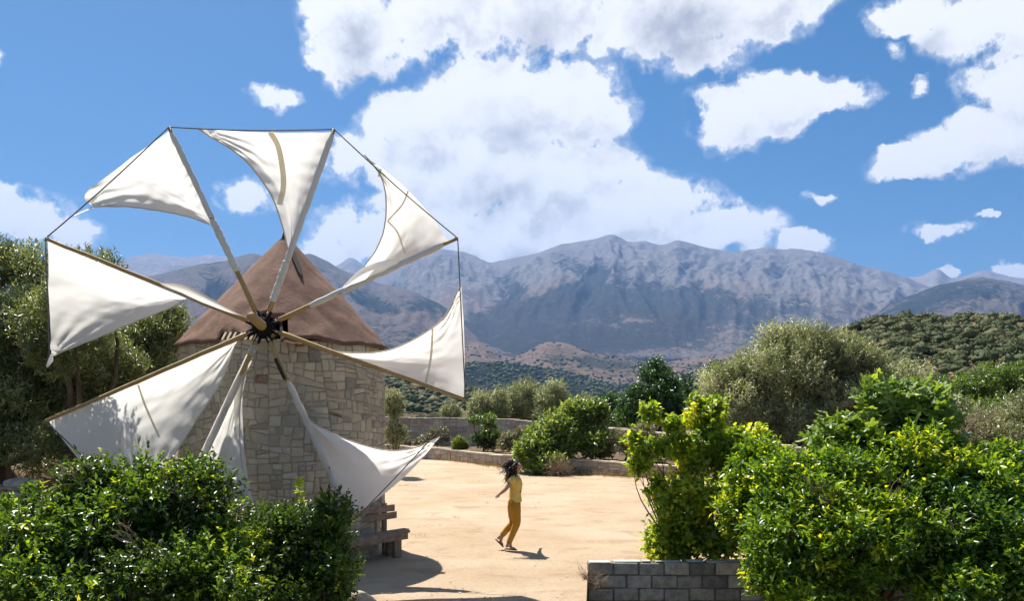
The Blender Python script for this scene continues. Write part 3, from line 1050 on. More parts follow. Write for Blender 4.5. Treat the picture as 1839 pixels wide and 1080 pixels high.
def garden_wall(name, label, line, thick, area, seed, coping=True):
    """line: points (x, depth, foot height, top height)"""
    rng = np.random.default_rng(seed)
    L = np.array(line, float)
    seg = np.r_[0, np.cumsum(np.linalg.norm(np.diff(L[:, :2], axis=0), axis=1))]
    tot = seg[-1]

    def where(s):
        return np.array([np.interp(s, seg, L[:, k]) for k in range(4)])

    def nrm(s):
        a, b = where(max(s - .2, 0)), where(min(s + .2, tot))
        d = (b - a)[:2]
        d = d / np.linalg.norm(d)
        return np.array((d[1], -d[0]))
    root = thing(name, label, 'wall', tuple(L[0, :3]))
    mb = MB()
    ss = np.linspace(0, tot, 60)
    V, F = [], []
    for s in ss:
        w, n2 = where(s), nrm(s)
        f, b = w[:2], w[:2] - n2 * thick
        V += [(*f, w[2] - .3), (*f, w[3]), (*b, w[3]), (*b, w[2] - 1.2)]
    for i in range(len(ss) - 1):
        a, c = i * 4, i * 4 + 4
        F += [[a, c, c + 1, a + 1], [a + 1, c + 1, c + 2, a + 2], [a + 2, c + 2, c + 3, a + 3]]
    F += [[0, 1, 2, 3], [len(V) - 1, len(V) - 2, len(V) - 3, len(V) - 4]]
    core = link('wall_core', mesh_np('wall_core', V, F), M['mortar'], root)
    hmax = float((L[:, 3] - L[:, 2]).max())

    def place(u, v, d):
        w, n2 = where(np.clip(u, 0, tot)), nrm(np.clip(u, 0, tot))
        q = w[:2] + n2 * d
        return (q[0], q[1], w[2] + (w[3] - w[2] - .02) * v / hmax)
    polys = rubble(tot, hmax, area, rng)
    lay_stones(root, polys, place, rng, 0.012, 0.03, lambda c: 1.0, tintf=lambda c: float(np.clip(rng.choice([.5, .8, .9, .95]) + rng.normal(0, .06), 0.2, .965)))
    if coping:
        s = 0.0
        while s < tot - 0.2:
            l = min(rng.uniform(.4, .75), tot - s)
            w, n2 = where(s + l / 2), nrm(s + l / 2)
            t2 = np.array((-n2[1], n2[0]))
            c = w[:2] - n2 * thick * .5
            m = MB()
            h = rng.uniform(.06, .10)
            m.box((c[0], c[1], w[3] + h / 2 - .01 + rng.normal(0, .006)), l - .015, thick + .08, h, (t2[0], t2[1], 0), (n2[0], n2[1], 0), bev=.014)
            m.build('coping_stone', M['stone'], root, tint=[float(np.clip(rng.normal(.6, .15), 0, .9))] * len(m.v))
            s += l
    return root


def zt(y, D):
    return CAMH - (y - HY) / FPX * D


def wp(x, y, D, foot):
    return ((x - CX) / FPX * D, D, foot, zt(y, D))


garden_wall('garden_wall', 'long tall tan stone garden wall at the back of the yard behind the shrubs',
            [wp(600, 750, 46, .3), wp(720, 752, 46, .3), wp(905, 755, 44, .3), wp(1010, 764, 40, .3), wp(1150, 777, 33, .2), wp(1270, 790, 28.5, .1), wp(1390, 803, 25, 0), wp(1520, 815, 23, 0)], 0.4, 0.17, 31)
garden_wall('planter_wall', 'low knee-high stone wall edging the raised flower bed behind the woman',
            [(-11.5, 44, -.02, .62), wp(690, 802, 41.8, -.02), wp(790, 808, 40, -.02), wp(880, 819, 36, -.02), wp(1000, 827, 32, -.02), wp(1080, 831, 30.8, -.02), wp(1170, 838, 29.4, -.02), wp(1260, 846, 28.2, -.02)], 0.35, 0.14, 32)

# soil of the raised bed, between the two walls
bedV, bedF = [], []
fr = [(-11.5, 44.3), (-6.85, 42.1), (-3.7, 40.3), (-1.0, 36.3), (1.85, 32.3), (3.5, 31.1), (5.3, 29.7), (6.9, 28.4)]
bk = [(-10.6, 45.9), (-6.6, 45.9), (-3.0, 44.9), (-.4, 43.9), (2.6, 39.9), (4.0, 36.5), (5.5, 32.9), (7.2, 28.45)]
for (a, b), (c, d) in zip(fr, bk):
    for k in range(5):
        f = k / 4
        bedV.append((a + (c - a) * f, b + (d - b) * f, 0.50 + 0.06 * math.sin(a * 3 + k)))
for i in range(len(fr) - 1):
    for k in range(4):
        q = i * 5 + k
        bedF.append([q, q + 5, q + 6, q + 1])
tag(link('bed_soil', mesh_np('bed_soil', bedV, bedF), M['soil'], None, True), kind='structure')


def block_wall():
    rng = np.random.default_rng(40)
    x0, x1, yf, top = 1.21, 9.6, 12.40, 0.155
    root = thing('block_wall', 'low grey concrete block wall at the bottom edge in front of the vine', 'wall', (x0, yf, 0))
    m = MB()
    m.box(((x0 + x1) / 2, yf + .112, top - .71), x1 - x0 - .012, .176, 1.40)
    m.build('mortar_core', M['block_mortar'], root)
    base = []
    for c in range(7):
        x = x0 - (.2 if c % 2 else 0)
        z = top - .1 - c * .205
        while x < x1 - .05:
            a, b = max(x, x0), min(x + .40, x1)
            if b - a > .06:
                mb = MB()
                dz = rng.uniform(-.012, .012) if c == 0 else 0
                mb.box(((a + b) / 2 + rng.normal(0, .002), yf + .10 + rng.normal(0, .007), z + dz + rng.normal(0, .003)), b - a - .014 - abs(rng.normal(0, .006)), .2, .19 + rng.normal(0, .004), X=(1, 0, rng.normal(0, .012)), bev=rng.uniform(.006, .016))
                mb.build('block', M['block'], root, tint=[float(np.clip(rng.normal(.55, .32), 0, 1))] * len(mb.v))
            x += .405
    # crumbling cement along the top
    m = MB()
    x = x0 + .03
    while x < x1 - .3:
        l = rng.uniform(.12, .45)
        h = rng.uniform(.012, .03)
        m.box((x + l / 2, yf + .1 + rng.normal(0, .02), top + h * .5 - .002), l, rng.uniform(.1, .18), h, bev=.006)
        x += l + rng.uniform(.0, .12)
    tag(m.build('cement_cap', M['cement'], root), kind='stuff')


block_wall()
# ------------------------------------------------------------------ windmill
TC = Vector((-4.19, 14.40, 0.0))      # foot of the tower
TR, EAVE, APEX, ROOF_R = 1.80, 3.70, 5.76, 1.885
HUB = Vector((-3.861, 12.10, 3.883))
AX = Vector((0.1287, -0.9897, 0.0630)).normalized()     # the axle, pointing out of the roof
CONE = math.tan(0.078)


def onwheel(x, y, off=0.0):
    d = Vector(((x - CX) / FPX, 1.0, -(y - HY) / FPX))
    c = Vector((0, 0, CAMH))
    rho = 0.0
    for _ in range(6):
        k = rho * CONE + off
        s = (HUB + AX * k - c).dot(AX) / d.dot(AX)
        p = c + d * s
        rho = ((p - HUB) - AX * (p - HUB).dot(AX)).length
    return p


def px(P):
    P = np.asarray(P)
    return np.stack([CX + FPX * P[..., 0] / P[..., 1], HY - FPX * (P[..., 2] - CAMH) / P[..., 1]], -1)


MILL = thing('windmill', 'round stone windmill with brown cone roof and eight white cloth sails', 'windmill', tuple(TC))


def build_tower():
    rng = np.random.default_rng(50)
    n = 72
    V, F = [], []
    for z in (-0.3, 1.2, 2.5, 3.74):
        V += [(TC.x + TR * math.cos(2 * math.pi * k / n), TC.y + TR * math.sin(2 * math.pi * k / n), z) for k in range(n)]
    for i in range(3):
        F += [[i * n + k, i * n + (k + 1) % n, (i + 1) * n + (k + 1) % n, (i + 1) * n + k] for k in range(n)]
    # inner face and top ring, so that the wall has its thickness
    b = len(V)
    for z in (3.74, -0.3):
        V += [(TC.x + (TR - .4) * math.cos(2 * math.pi * k / n), TC.y + (TR - .4) * math.sin(2 * math.pi * k / n), z) for k in range(n)]
    F += [[3 * n + k, 3 * n + (k + 1) % n, b + (k + 1) % n, b + k] for k in range(n)]
    F += [[b + k, b + (k + 1) % n, b + n + (k + 1) % n, b + n + k] for k in range(n)]
    tower = link('tower_wall', mesh_np('tower_wall', V, F), M['mortar'], MILL, True)
    circ = 2 * math.pi * TR
    a0 = math.pi / 2                                   # seam at the back
    rough = rng.uniform(0, 6.28, 3)

    def place(u, v, d):
        a = a0 + u / TR
        r = TR + d
        return (TC.x + r * math.cos(a), TC.y + r * math.sin(a), v)
    face = math.atan2(-TC.y, -TC.x)

    def visible(c):
        a = a0 + c[0] / TR
        return max(0.0, math.cos(a - face)) + 0.02

    def tintf(c):
        a = a0 + c[0] / TR - face
        w = math.sin(a * 2.3 + rough[0]) * math.sin(c[1] * 1.9 + rough[1])
        t = rng.normal(0.46 + 0.10 * w, 0.17)
        t = float(np.clip(t, 0.0, 0.93))
        return 1.0 if rng.random() < 0.008 else t
    polys = rubble(circ, 3.78, 0.037, rng, 0.13, 1.25)
    polys = [p - np.array((0, 0.04)) for p in polys]
    lay_stones(tower, polys, place, rng, 0.005, 0.022, visible, 295, 'stone', tintf)


build_tower()


def build_roof():
    rng = np.random.default_rng(51)
    na, nr = 150, 26
    hub_dir = math.atan2(HUB.y - TC.y, HUB.x - TC.x)
    A = hub_dir + np.linspace(-math.pi, math.pi, na, endpoint=False)
    Tt = np.linspace(0, 1, nr)
    AA, TT = np.meshgrid(A, Tt)
    edge = (fbm(np.arange(na) / 6.0 + 3, np.zeros(na) + 8, 4) - .5) * .13
    r = 0.055 + (ROOF_R - 0.055) * TT ** 0.985
    wr = (fbm(AA * 3.0 + 20, TT * 5, 5, .55) - .5) * 0.10 * TT + (fbm(AA * 7 + 20, TT * 16, 4, .6) - .5) * .06 * TT
    wr[-1] *= 0.4
    z = APEX - (APEX - EAVE) * TT + wr
    z[-1] += edge
    z[-2] += edge * .5
    r = r + wr * 0.55
    X = TC.x + r * np.cos(AA)
    Y = TC.y + r * np.sin(AA)
    V = np.stack([X, Y, z], -1).reshape(-1, 3)
    F = []
    for i in range(nr - 1):
        for k in range(na):
            k2 = (k + 1) % na
            q = [i * na + k, (i + 1) * na + k, (i + 1) * na + k2, i * na + k2]
            c = V[q].mean(0)
            a = (math.atan2(c[1] - TC.y, c[0] - TC.x) - hub_dir + math.pi) % (2 * math.pi) - math.pi
            lat = a * math.hypot(c[0] - TC.x, c[1] - TC.y)
            if -0.27 < lat < 0.27 and c[2] < 4.16:
                continue
            if -0.85 < lat <= -0.2 and c[2] < 3.80 + 0.02 * math.sin(lat * 30):
                continue
            F.append(q)
    F.append([k for k in range(na)][::-1])
    roof = link('roof', mesh_np('roof', V, F), M['roof'], MILL, True)
    so = roof.modifiers.new('thickness', 'SOLIDIFY')
    so.thickness = 0.022
    so.offset = 1.0

    def on_cone(lat_px, y_px, lift=0.02):
        # a point on the visible side of the cone at that column and row
        best = None
        for Dd in np.linspace(12.3, 14.6, 240):
            p = at(lat_px, y_px, Dd)
            rr = math.hypot(p.x - TC.x, p.y - TC.y)
            want = max(0.03, (APEX - p.z) / (APEX - EAVE) * ROOF_R)
            e = abs(rr - want - lift)
            if best is None or e < best[0]:
                best = (e, p)
        return best[1]
    # dark felt cap and torn flap at the peak
    mb = MB()
    mb.tube([(TC.x, TC.y, APEX - .06), (TC.x, TC.y, APEX + .03), (TC.x - .01, TC.y, APEX + .14)], [.085, .06, .02], 10)
    ring = [(519, 438), (527, 444), (533, 462), (541, 480), (543, 496), (537, 490), (530, 474), (522, 456)]
    pts = [on_cone(x, y, 0.13) for x, y in ring]
    pts2 = [on_cone(x, y, 0.03) for x, y in ring]
    nn = len(pts)
    mb.add(pts + pts2, [list(range(nn))] + [[k, (k + 1) % nn, nn + (k + 1) % nn, nn + k] for k in range(nn)])
    mb.build('peak_flap', M['dark_felt'], roof)
    # bare battens left of the opening, rafters behind
    for k, xx in enumerate((399, 408, 417, 428, 440, 449, 457)):
        m = MB()
        a, b = on_cone(xx, 611, .01), on_cone(xx + 7, 598, .01)
        m.tube([a, b], [.022, .022], 4)
        m.build('batten', M['pale_wood'], roof)
    for xx, yy, x2, y2 in ((462, 612, 468, 566), (507, 612, 504, 566)):
        m = MB()
        m.tube([on_cone(xx, yy, -.03), on_cone(x2, y2, -.03)], [.03, .03], 4)
        m.build('rafter', M['dark_felt'], roof)
    # loose felt edge under the opening, right
    m = MB()
    ring = [(505, 606), (520, 604), (545, 609), (560, 614), (545, 618), (515, 616)]
    pts = [on_cone(x, y, .05) for x, y in ring]
    pts2 = [on_cone(x, y, .01) for x, y in ring]
    nn = len(pts)
    m.add(pts + pts2, [list(range(nn))] + [[k, (k + 1) % nn, nn + (k + 1) % nn, nn + k] for k in range(nn)])
    m.build('torn_felt', M['roof'], roof)
    # board sticking out of the eave on the right
    m = MB()
    p = Vector((TC.x + 1.84, TC.y - .25, 3.69))
    m.box(p, .26, .14, .035, bev=.005)
    m.build('eave_board', M['grey_wood'], roof)


build_roof()

TIPS = [(303, 228), (600, 232), (822, 428), (836, 719), (633, 938), (302, 956), (82, 757), (82, 428)]


def build_wheel():
    rng = np.random.default_rng(52)
    # axle
    m = MB()
    tip = HUB + AX * 0.92
    back = HUB - AX * 2.2
    m.tube([back, HUB - AX * .3, HUB + AX * .2, tip], [.09, .09, .075, .066], 14)
    ax = m.build('axle', M['wood'], MILL, True)
    # hub
    m = MB()
    e1 = AX.orthogonal().normalized()
    m.tube([HUB - AX * .16, HUB - AX * .13, HUB + AX * .10, HUB + AX * .13], [.10, .15, .15, .10], 16)
    for k, tp in enumerate(TIPS):
        d = (onwheel(*tp) - HUB)
        d = (d - AX * d.dot(AX)).normalized()
        s = AX.cross(d).normalized()
        m.box(HUB + d * .17, .20, .085, .10, d, s, AX, bev=.008)
    hub = m.build('hub', M['iron'], MILL)
    for k in range(8):
        d = (onwheel(*TIPS[k]) - HUB)
        d = (d - AX * d.dot(AX)).normalized()
        for rr in (.13, .22):
            m = MB()
            c = HUB + d * rr + AX * .055
            m.tube([c, c + AX * .012, c + AX * .02], [.02, .019, .009], 8)
            m.build('bolt', M['bolt'], hub, True)
    tips = []
    for k, tp in enumerate(TIPS):
        t = onwheel(*tp)
        tips.append(t)
        d = (t - HUB).normalized()
        m = MB()
        n = 12
        base = HUB + d * .13
        P = [base + (t - base) * (i / (n - 1)) for i in range(n)]
        P = [p + Vector(rng.normal(0, .004, 3)) if 0 < i < n - 1 else p for i, p in enumerate(P)]
        m.tube(P, list(np.linspace(.040, .028, n)), 9)
        m.build('spar', M['wood'], MILL, True)
    # rim rope from tip to tip
    for k in range(8):
        a, b = tips[k], tips[(k + 1) % 8]
        if k == 6:
            a = onwheel(89, 648)
        m = MB()
        sag = Vector((0, 0, -.035))
        P = [a + (b - a) * f + sag * math.sin(math.pi * f) for f in np.linspace(0, 1, 9)]
        m.tube(P, .0095, 6)
        m.build('rim_rope', M['rope'], MILL, True)
    return tips


SPAR_TIPS = build_wheel()


def path3(pts, off=0.0, n=40):
    return np.array([onwheel(x, y, off) for x, y in smooth_path(pts, n)])


def ribbon(name, parent, pts, depth_of, width, material, lift=0.012, n=26):
    """a strip of cloth sewn on a sail, along photo points"""
    S = smooth_path(pts, n)
    V, F = [], []
    for i in range(n):
        d = S[min(i + 1, n - 1)] - S[max(i - 1, 0)]
        d = d / np.linalg.norm(d)
        nr = np.array((-d[1], d[0]))
        for s in (-.5, .5):
            q = S[i] + nr * s * width
            V.append(at(q[0], q[1], depth_of(q) - lift))
    F = [[2 * i, 2 * i + 1, 2 * i + 3, 2 * i + 2] for i in range(n - 1)]
    return link(name, mesh_np(name, V, F), material, parent, True)


def build_sail(A, B, leech, foot, belly, seed, seams=(), label=None, off=-0.035, wrinkle=0.016):
    """A inner end and B outer end on the spar; leech runs A to the clew, foot runs B to the clew"""
    rng = np.random.default_rng(seed)
    n = 44
    lu = path3([A, B], off, n)
    le = path3([A] + leech, off, n)
    fo = path3([B] + foot, off, n)
    s = np.linspace(0, 1, n)[:, None, None]
    r = np.linspace(0, 1, n)[None, :, None]
    P = lu[:, None, :] * (1 - r) + le[:, None, :] * r
    straight = lu[-1] * (1 - r) + le[-1] * r
    P = P + (fo[None, :, :] - straight) * s ** 2.2
    a = np.array(AX)
    S2, R2 = s[..., 0], r[..., 0]
    bul = belly * np.sin(np.pi * R2) ** 0.9 * np.sin(np.pi * np.clip(S2, 0, 1) * 0.93) ** 0.8
    ph = rng.uniform(0, 6.28, 4)
    wr = np.sin(S2 * 46 + R2 * 5 + ph[0]) * (R2 ** 3) * np.sin(np.pi * S2) * 0.9
    wr = wr + np.sin(S2 * 58 + ph[1] - R2 * 8) * ((1 - R2) ** 5) * np.sin(np.pi * S2) * 0.8
    ang = np.arctan2(1.02 - R2, 1.03 - S2 + 0 * R2)
    near = np.exp(-((1 - R2) ** 2 + (1 - S2) ** 2) / 0.10)
    wr = wr + np.sin(ang * 17 + ph[2]) * near * 1.6
    wr = wr + (fbm(S2 * 5 + seed, R2 * 5 + 0 * S2, 3) - .5) * 3.2
    P = P - a * (bul + wr * wrinkle)[..., None]
    V = P.reshape(-1, 3)
    F = []
    for i in range(n - 1):
        for j in range(n - 1):
            q = i * n + j
            F.append([q, q + n, q + n + 1, q + 1] if i else [q, q + n, q + n + 1, q + 1])
    o = link('sail', mesh_np('sail', V, np.array(F)), M['cloth'], MILL, True)
    if label:
        o['label'] = label
    PX = px(V)

    def depth_of(q):
        d2 = ((PX - q) ** 2).sum(1)
        k = np.argsort(d2)[:8]
        w = 1 / (d2[k] + 4)
        return float((V[k, 1] * w).sum() / w.sum())
    # rolled hem along the free edge
    m = MB()
    m.tube([Vector(v) + AX * .004 for v in P[1:, -1]], .011, 6)
    m.build('hem', M['cloth_hem'], o, True)
    for pts, w in seams:
        ribbon('seam', o, pts, depth_of, w, M['cloth_hem'])
    return o, depth_of


def flap(parent, pts_a, pts_b, swell, name='fold', off=0.03):
    """loose cloth between two photo lines"""
    n = 22
    a, b = path3(pts_a, off, n), path3(pts_b, off, n)
    k = 8
    V = []
    for i in range(n):
        for j in range(k):
            f = j / (k - 1)
            V.append(a[i] * (1 - f) + b[i] * f + np.array(AX) * (swell * math.sin(math.pi * f) * math.sin(math.pi * (i + .5) / n)))
    F = [[i * k + j, i * k + j + 1, (i + 1) * k + j + 1, (i + 1) * k + j] for i in range(n - 1) for j in range(k - 1)]
    return link(name, mesh_np(name, V, F), M['cloth'], parent, True)


def sleeve(parent, k, f0, f1, r, mat='cloth_sleeve', lump=0.15, seed=0, name='luff_sleeve'):
    """cloth wrapped round spar k between two fractions of its length"""
    rng = np.random.default_rng(seed + 70)
    t = SPAR_TIPS[k]
    d = t - HUB
    n = 26
    m = MB()
    P, R = [], []
    for i in range(n):
        f = f0 + (f1 - f0) * i / (n - 1)
        P.append(HUB + d * f + Vector(rng.normal(0, .004, 3)))
        e = min(1, i / 3 + .45, (n - 1 - i) / 3 + .45)
        R.append(r * e * (1 + lump * (float(fbm(np.array([i * .55 + seed * 9.0]), np.array([3.0]), 3)[0]) - .5) * 1.6))
    m.tube(smooth_path(P, 60), list(np.interp(np.linspace(0, 1, 60), np.linspace(0, 1, n), R)), 12)
    return m.build(name, M[mat], parent, True)


s1, _ = build_sail((380, 404), (303, 236), [(340, 390), (290, 379), (230, 371), (170, 372)], [(252, 268), (205, 302), (160, 338), (153, 358), (170, 372)], 0.20, 1, label='upper left sail with a billowing outer corner')
flap(s1, [(182, 368), (160, 373), (131, 386)], [(180, 371), (158, 377), (133, 388)], .01, 'clew_tail', 0.0)
s2, _ = build_sail((520, 462), (598, 237), [(513, 430), (504, 396), (482, 342), (432, 281), (355, 231)], [(520, 236), (440, 234), (355, 231)], 0.22, 2, seams=[([(485, 237), (499, 262), (507, 300), (509, 335), (502, 368)], 10)], label='top sail with a yellowish sewn band')
s3, _ = build_sail((612, 524), (806, 436), [(655, 477), (680, 440), (692, 398), (692, 345), (679, 308), (652, 276)], [(775, 386), (722, 330), (652, 276)], 0.20, 3, seams=[([(733, 343), (722, 368), (697, 396)], 3), ([(696, 397), (714, 418), (727, 456)], 3), ([(684, 303), (680, 318)], 4)], label='upper right sail with two thin seams')
flap(s3, [(610, 526), (660, 504), (715, 479)], [(617, 513), (650, 482), (690, 468), (719, 464)], .05)
s4, _ = build_sail((545, 617), (833, 714), [(600, 632), (680, 633), (740, 612), (795, 572), (828, 512)], [(835, 650), (833, 580), (828, 512)], 0.16, 4, seams=[([(777, 591), (774, 640), (765, 688)], 4)], label='right hand sail rising to a sharp upper corner')
s5, _ = build_sail((548, 748), (631, 930), [(572, 767), (622, 790), (690, 809), (742, 806), (790, 786)], [(690, 888), (742, 842), (790, 786)], 0.26, 5, label='lower right sail swelling over the bench')
s6, d6 = build_sail((444, 652), (306, 946), [(434, 700), (430, 760), (434, 825), (452, 925)], [(380, 955), (452, 925)], 0.08, 6, label='lower sail hanging beside the tower front')
ribbon('hem_band', s6, [(436, 668), (428, 712), (429, 770), (433, 830), (449, 915)], d6, 15, M['cloth'])
ribbon('hem_band', s6, [(449, 640), (418, 705), (384, 778), (352, 847), (322, 912)], d6, 14, M['cloth'])
s7, _ = build_sail((426, 612), (88, 758), [(396, 686), (345, 768), (300, 838), (262, 905)], [(138, 824), (195, 880), (262, 905)], 0.14, 7, seams=[([(248, 692), (262, 732), (286, 786)], 4)], label='lower left sail carrying a leafy tree shadow')
s8, _ = build_sail((336, 537), (86, 434), [(300, 556), (240, 580), (180, 605), (93, 641)], [(84, 520), (88, 590), (93, 641)], 0.20, 8, label='left hand sail with a knotted lower corner')
flap(s8, [(294, 517), (350, 540), (428, 570)], [(288, 509), (330, 512), (378, 535), (430, 566)], .03)
m = MB()
m.tube([onwheel(93, 638), onwheel(91, 648), onwheel(84, 660)], [.02, .035, .012], 7)
m.build('clew_knot', M['cloth'], s8, True)
for (k, f0, f1, r, so) in ((0, .52, .98, .043, s1), (0, .27, .55, .052, s1), (1, .30, .985, .047, s2), (1, .12, .34, .054, s2), (2, .22, .94, .047, s3), (4, .27, .95, .050, s5), (5, .10, .14, .054, s6), (5, .19, .97, .052, s6)):
    sleeve(so, k, f0, f1, r, seed=k, mat='cloth_sleeve' if k < 4 else 'cloth')
# splint on the lower right spar
m = MB()
t = SPAR_TIPS[4]
e = (t - HUB).normalized()
sd = AX.cross(e).normalized()
m.box(HUB + e * .72 - sd * .03 + AX * .03, .36, .05, .05, e, sd, AX, bev=.005)
m.build('splint', M['dark_felt'], MILL)


# ------------------------------------------------------------------ bench
def build_bench():
    rng = np.random.default_rng(60)
    c = Vector((-2.62, 13.42, 0))
    lx = Vector((0.66, 0.75, 0)).normalized()
    ny = Vector((lx.y, -lx.x, 0))                       # the way it faces
    up = Vector((0, 0, 1))
    root = thing('bench', 'weathered grey brown plank bench beside the tower foot below the sail', 'bench', tuple(c))

    def board(name, l, w, h, along, out, z, tilt=0.0, mat='grey_wood', ax=0.0):
        m = MB()
        Y = (ny * math.cos(tilt) + up * math.sin(tilt)).normalized()
        X = (lx * math.cos(ax) + up * math.sin(ax)).normalized()
        Z = X.cross(Y)
        m.box(c + lx * along + ny * out + up * z, l, w, h, X, Y, Z, bev=.006)
        return m.build(name, M[mat], root)
    board('seat_plank', 1.75, .15, .04, .10, .10, .43)
    board('seat_plank', 1.62, .15, .04, .04, .27, .425, ax=.01)
    board('seat_rail', 1.60, .03, .11, 0, .33, .36)
    board('back_slat', 1.70, .03, .12, .02, -.06, .68, ax=.015)
    board('back_slat', 1.66, .03, .12, .0, -.07, .83, ax=-.01)
    for s in (-.68, .62):
        board('back_post', .09, .05, .92, s, -.10, .46)
        board('leg', .16, .09, .41, s, .24, .205)
        board('leg', .10, .07, .41, s, .02, .205)
        board('stretcher', .05, .34, .06, s, .13, .34)


build_bench()


# ------------------------------------------------------------------ person
def skin_obj(name, verts, edges, radii, root_i, material, parent, sub=2):
    me = bpy.data.meshes.new(name)
    me.from_pydata([tuple(v) for v in verts], edges, [])
    me.materials.append(material)
    o = link(name, me, None, parent)
    sk = o.modifiers.new('skin', 'SKIN')
    sk.use_smooth_shade = True
    for i, r in enumerate(radii):
        d = me.skin_vertices[0].data[i]
        d.radius = (r, r) if not hasattr(r, '__len__') else r
        d.use_root = (i == root_i)
    sb = o.modifiers.new('sub', 'SUBSURF')
    sb.levels = sub
    sb.render_levels = sub
    return o


def build_person():
    PD = 14.4
    M['skin'] = mat_simple('skin', (0.34, 0.19, 0.125), (0.38, 0.225, 0.155), 6, 0.55, 0.35, 0.05)
    M['hair'] = mat_simple('hair', (0.014, 0.008, 0.005), (0.045, 0.026, 0.014), 30, 0.5, 0.4, 0.2)
    M['tee'] = mat_simple('yellow_jersey', (0.60, 0.42, 0.10), (0.68, 0.50, 0.15), 9, 0.85, 0.15, 0.4, 0.02)
    M['trousers'] = mat_simple('mustard_twill', (0.345, 0.175, 0.022), (0.41, 0.215, 0.032), 9, 0.8, 0.15, 0.4, 0.015)
    M['leather'] = mat_simple('brown_leather', (0.10, 0.05, 0.025), (0.17, 0.09, 0.045), 12, 0.6)
    M['print'] = mat_simple('shirt_print', (0.30, 0.09, 0.03), (0.40, 0.16, 0.05), 12, 0.8)
    M['red'] = mat_simple('red_tag', (0.40, 0.02, 0.02), (0.5, 0.05, 0.03), 12, 0.6)
    root = thing('person', 'person with long dark hair in yellow top and mustard trousers walking across the sand', 'person', tuple(at(912, 986, PD)))

    def p(x, y, dy=0.0):
        v = at(x, y, PD)
        v.y += dy
        v.x *= (PD + dy) / PD
        return v
    # body: one surface from hip to head, arms, legs, feet and fingers
    V, E, R = [], [], []

    def add(v, r, link_to=None):
        V.append(v)
        R.append(r)
        if link_to is not None:
            E.append((link_to, len(V) - 1))
        return len(V) - 1
    pel = add(p(923.5, 908), .105)
    wst = add(p(925, 892), .10, pel)
    che = add(p(926, 873), (.105, .12), wst)
    upc = add(p(925, 861), .10, che)
    nk0 = add(p(925.5, 853), .05, upc)
    nk1 = add(p(927, 848), .045, nk0)
    jaw = add(p(929.2, 843.8), .062, nk1)
    hd = add(p(928.2, 837), .088, jaw)
    add(p(926.5, 831.5), .068, hd)
    add(p(936.6, 839), .012, hd)                # nose
    add(p(934.2, 845.5), .03, jaw)              # chin
    # near arm, held back
    sh = add(p(919.5, 861, -.14), .058, upc)
    ua = add(p(915, 868, -.19), .045, sh)
    el = add(p(908.5, 877, -.22), .038, ua)
    fa = add(p(901.5, 882.5, -.23), .033, el)
    wr = add(p(896.5, 886, -.235), .023, fa)
    pm = add(p(893.3, 888.6, -.235), (.036, .018), wr)
    for k, (dx, dy, dz) in enumerate(((-2.4, 2.8, -.03), (-2.9, 2.0, -.01), (-3.0, 1.2, .012), (-2.4, .7, .03))):
        f1 = add(p(893.3 + dx * .8, 888.6 + dy * .7, -.235 + dz), .011, pm)
        add(p(893.3 + dx * 1.1, 888.6 + dy * 1.8, -.235 + dz), .009, f1)
    th = add(p(894.8, 890.6, -.26), .012, pm)
    add(p(894.4, 892.6, -.265), .010, th)
    # far arm, stretched out on the other side
    sh2 = add(p(926.5, 860.5, .15), .056, upc)
    ua2 = add(p(929, 865, .30), .043, sh2)
    el2 = add(p(930, 868, .42), .037, ua2)
    wr2 = add(p(931, 864, .64), .023, el2)
    pm2 = add(p(931.5, 862.5, .71), (.034, .018), wr2)
    for k in range(4):
        f1 = add(p(930 + k * 1.0, 861.6, .77), .010, pm2)
        add(p(929.8 + k * 1.1, 861.9, .81), .008, f1)
    add(p(929, 864, .75), .011, pm2)
    # legs
    for (hipx, kx, ky, cx_, cy_, ax, ay, hx, hy, tx, ty, s) in (
            (925, 927.5, 940, 921, 958, 914, 974.5, 908.5, 982.8, 926.5, 985.0, -.085),
            (922, 921, 941, 911, 953, 900.5, 965.5, 892.5, 969.5, 904.2, 982.4, .085)):
        a = add(p(hipx, 915, s), .085, pel)
        t1 = add(p(hipx + (kx - hipx) * .5, 926, s), .076, a)
        kn = add(p(kx, ky, s), .054, t1)
        cf = add(p(cx_, cy_, s), .050, kn)
        an = add(p(ax, ay, s), .032, cf)
        he = add(p(hx, hy, s), .030, an)
        ball = add(p(hx + (tx - hx) * .6, hy + (ty - hy) * .6, s), (.040, .022), an)
        add(p(tx, ty, s), (.032, .014), ball)
    body = skin_obj('body', V, E, R, 0, M['skin'], root)
    # trousers: a leg tube each, joined at the hip
    mb = MB()
    for (hipx, kx, ky, cx_, cy_, ax, ay, s) in ((925, 927.5, 940, 921, 958, 914.6, 973, -.085), (922, 921, 941, 911, 953, 901.6, 964, .085)):
        pts = [p(924, 899, s * .35), p(923.5, 906, s * .8), p(hipx - .3, 914, s), p(hipx + (kx - hipx) * .5, 926, s), p(kx, ky, s), p(cx_ - .3, cy_, s), p(ax, ay, s)]
        S = smooth_path(pts, 26)
        rr = np.interp(np.linspace(0, 1, 26), [0, .1, .2, .38, .58, .78, 1], [.112, .122, .112, .092, .070, .062, .049])
        rr = rr + RNG.normal(0, .0018, 26)
        mb.tube(S, [(a, a * .92) for a in rr], 14, squash=(1, 0, 0))
    mb.build('trousers', M['trousers'], root, True)
    # tee: torso with a loose hem, and short sleeves
    mb = MB()
    pts = [p(925.8, 902), p(925.4, 897), p(925.2, 889), p(926, 880), p(926.6, 872), p(926, 863), p(925.4, 857), p(925.6, 853)]
    S = smooth_path(pts, 22)
    rx = np.interp(np.linspace(0, 1, 22), [0, .1, .3, .5, .65, .8, .92, 1], [.122, .118, .108, .114, .124, .108, .075, .052])
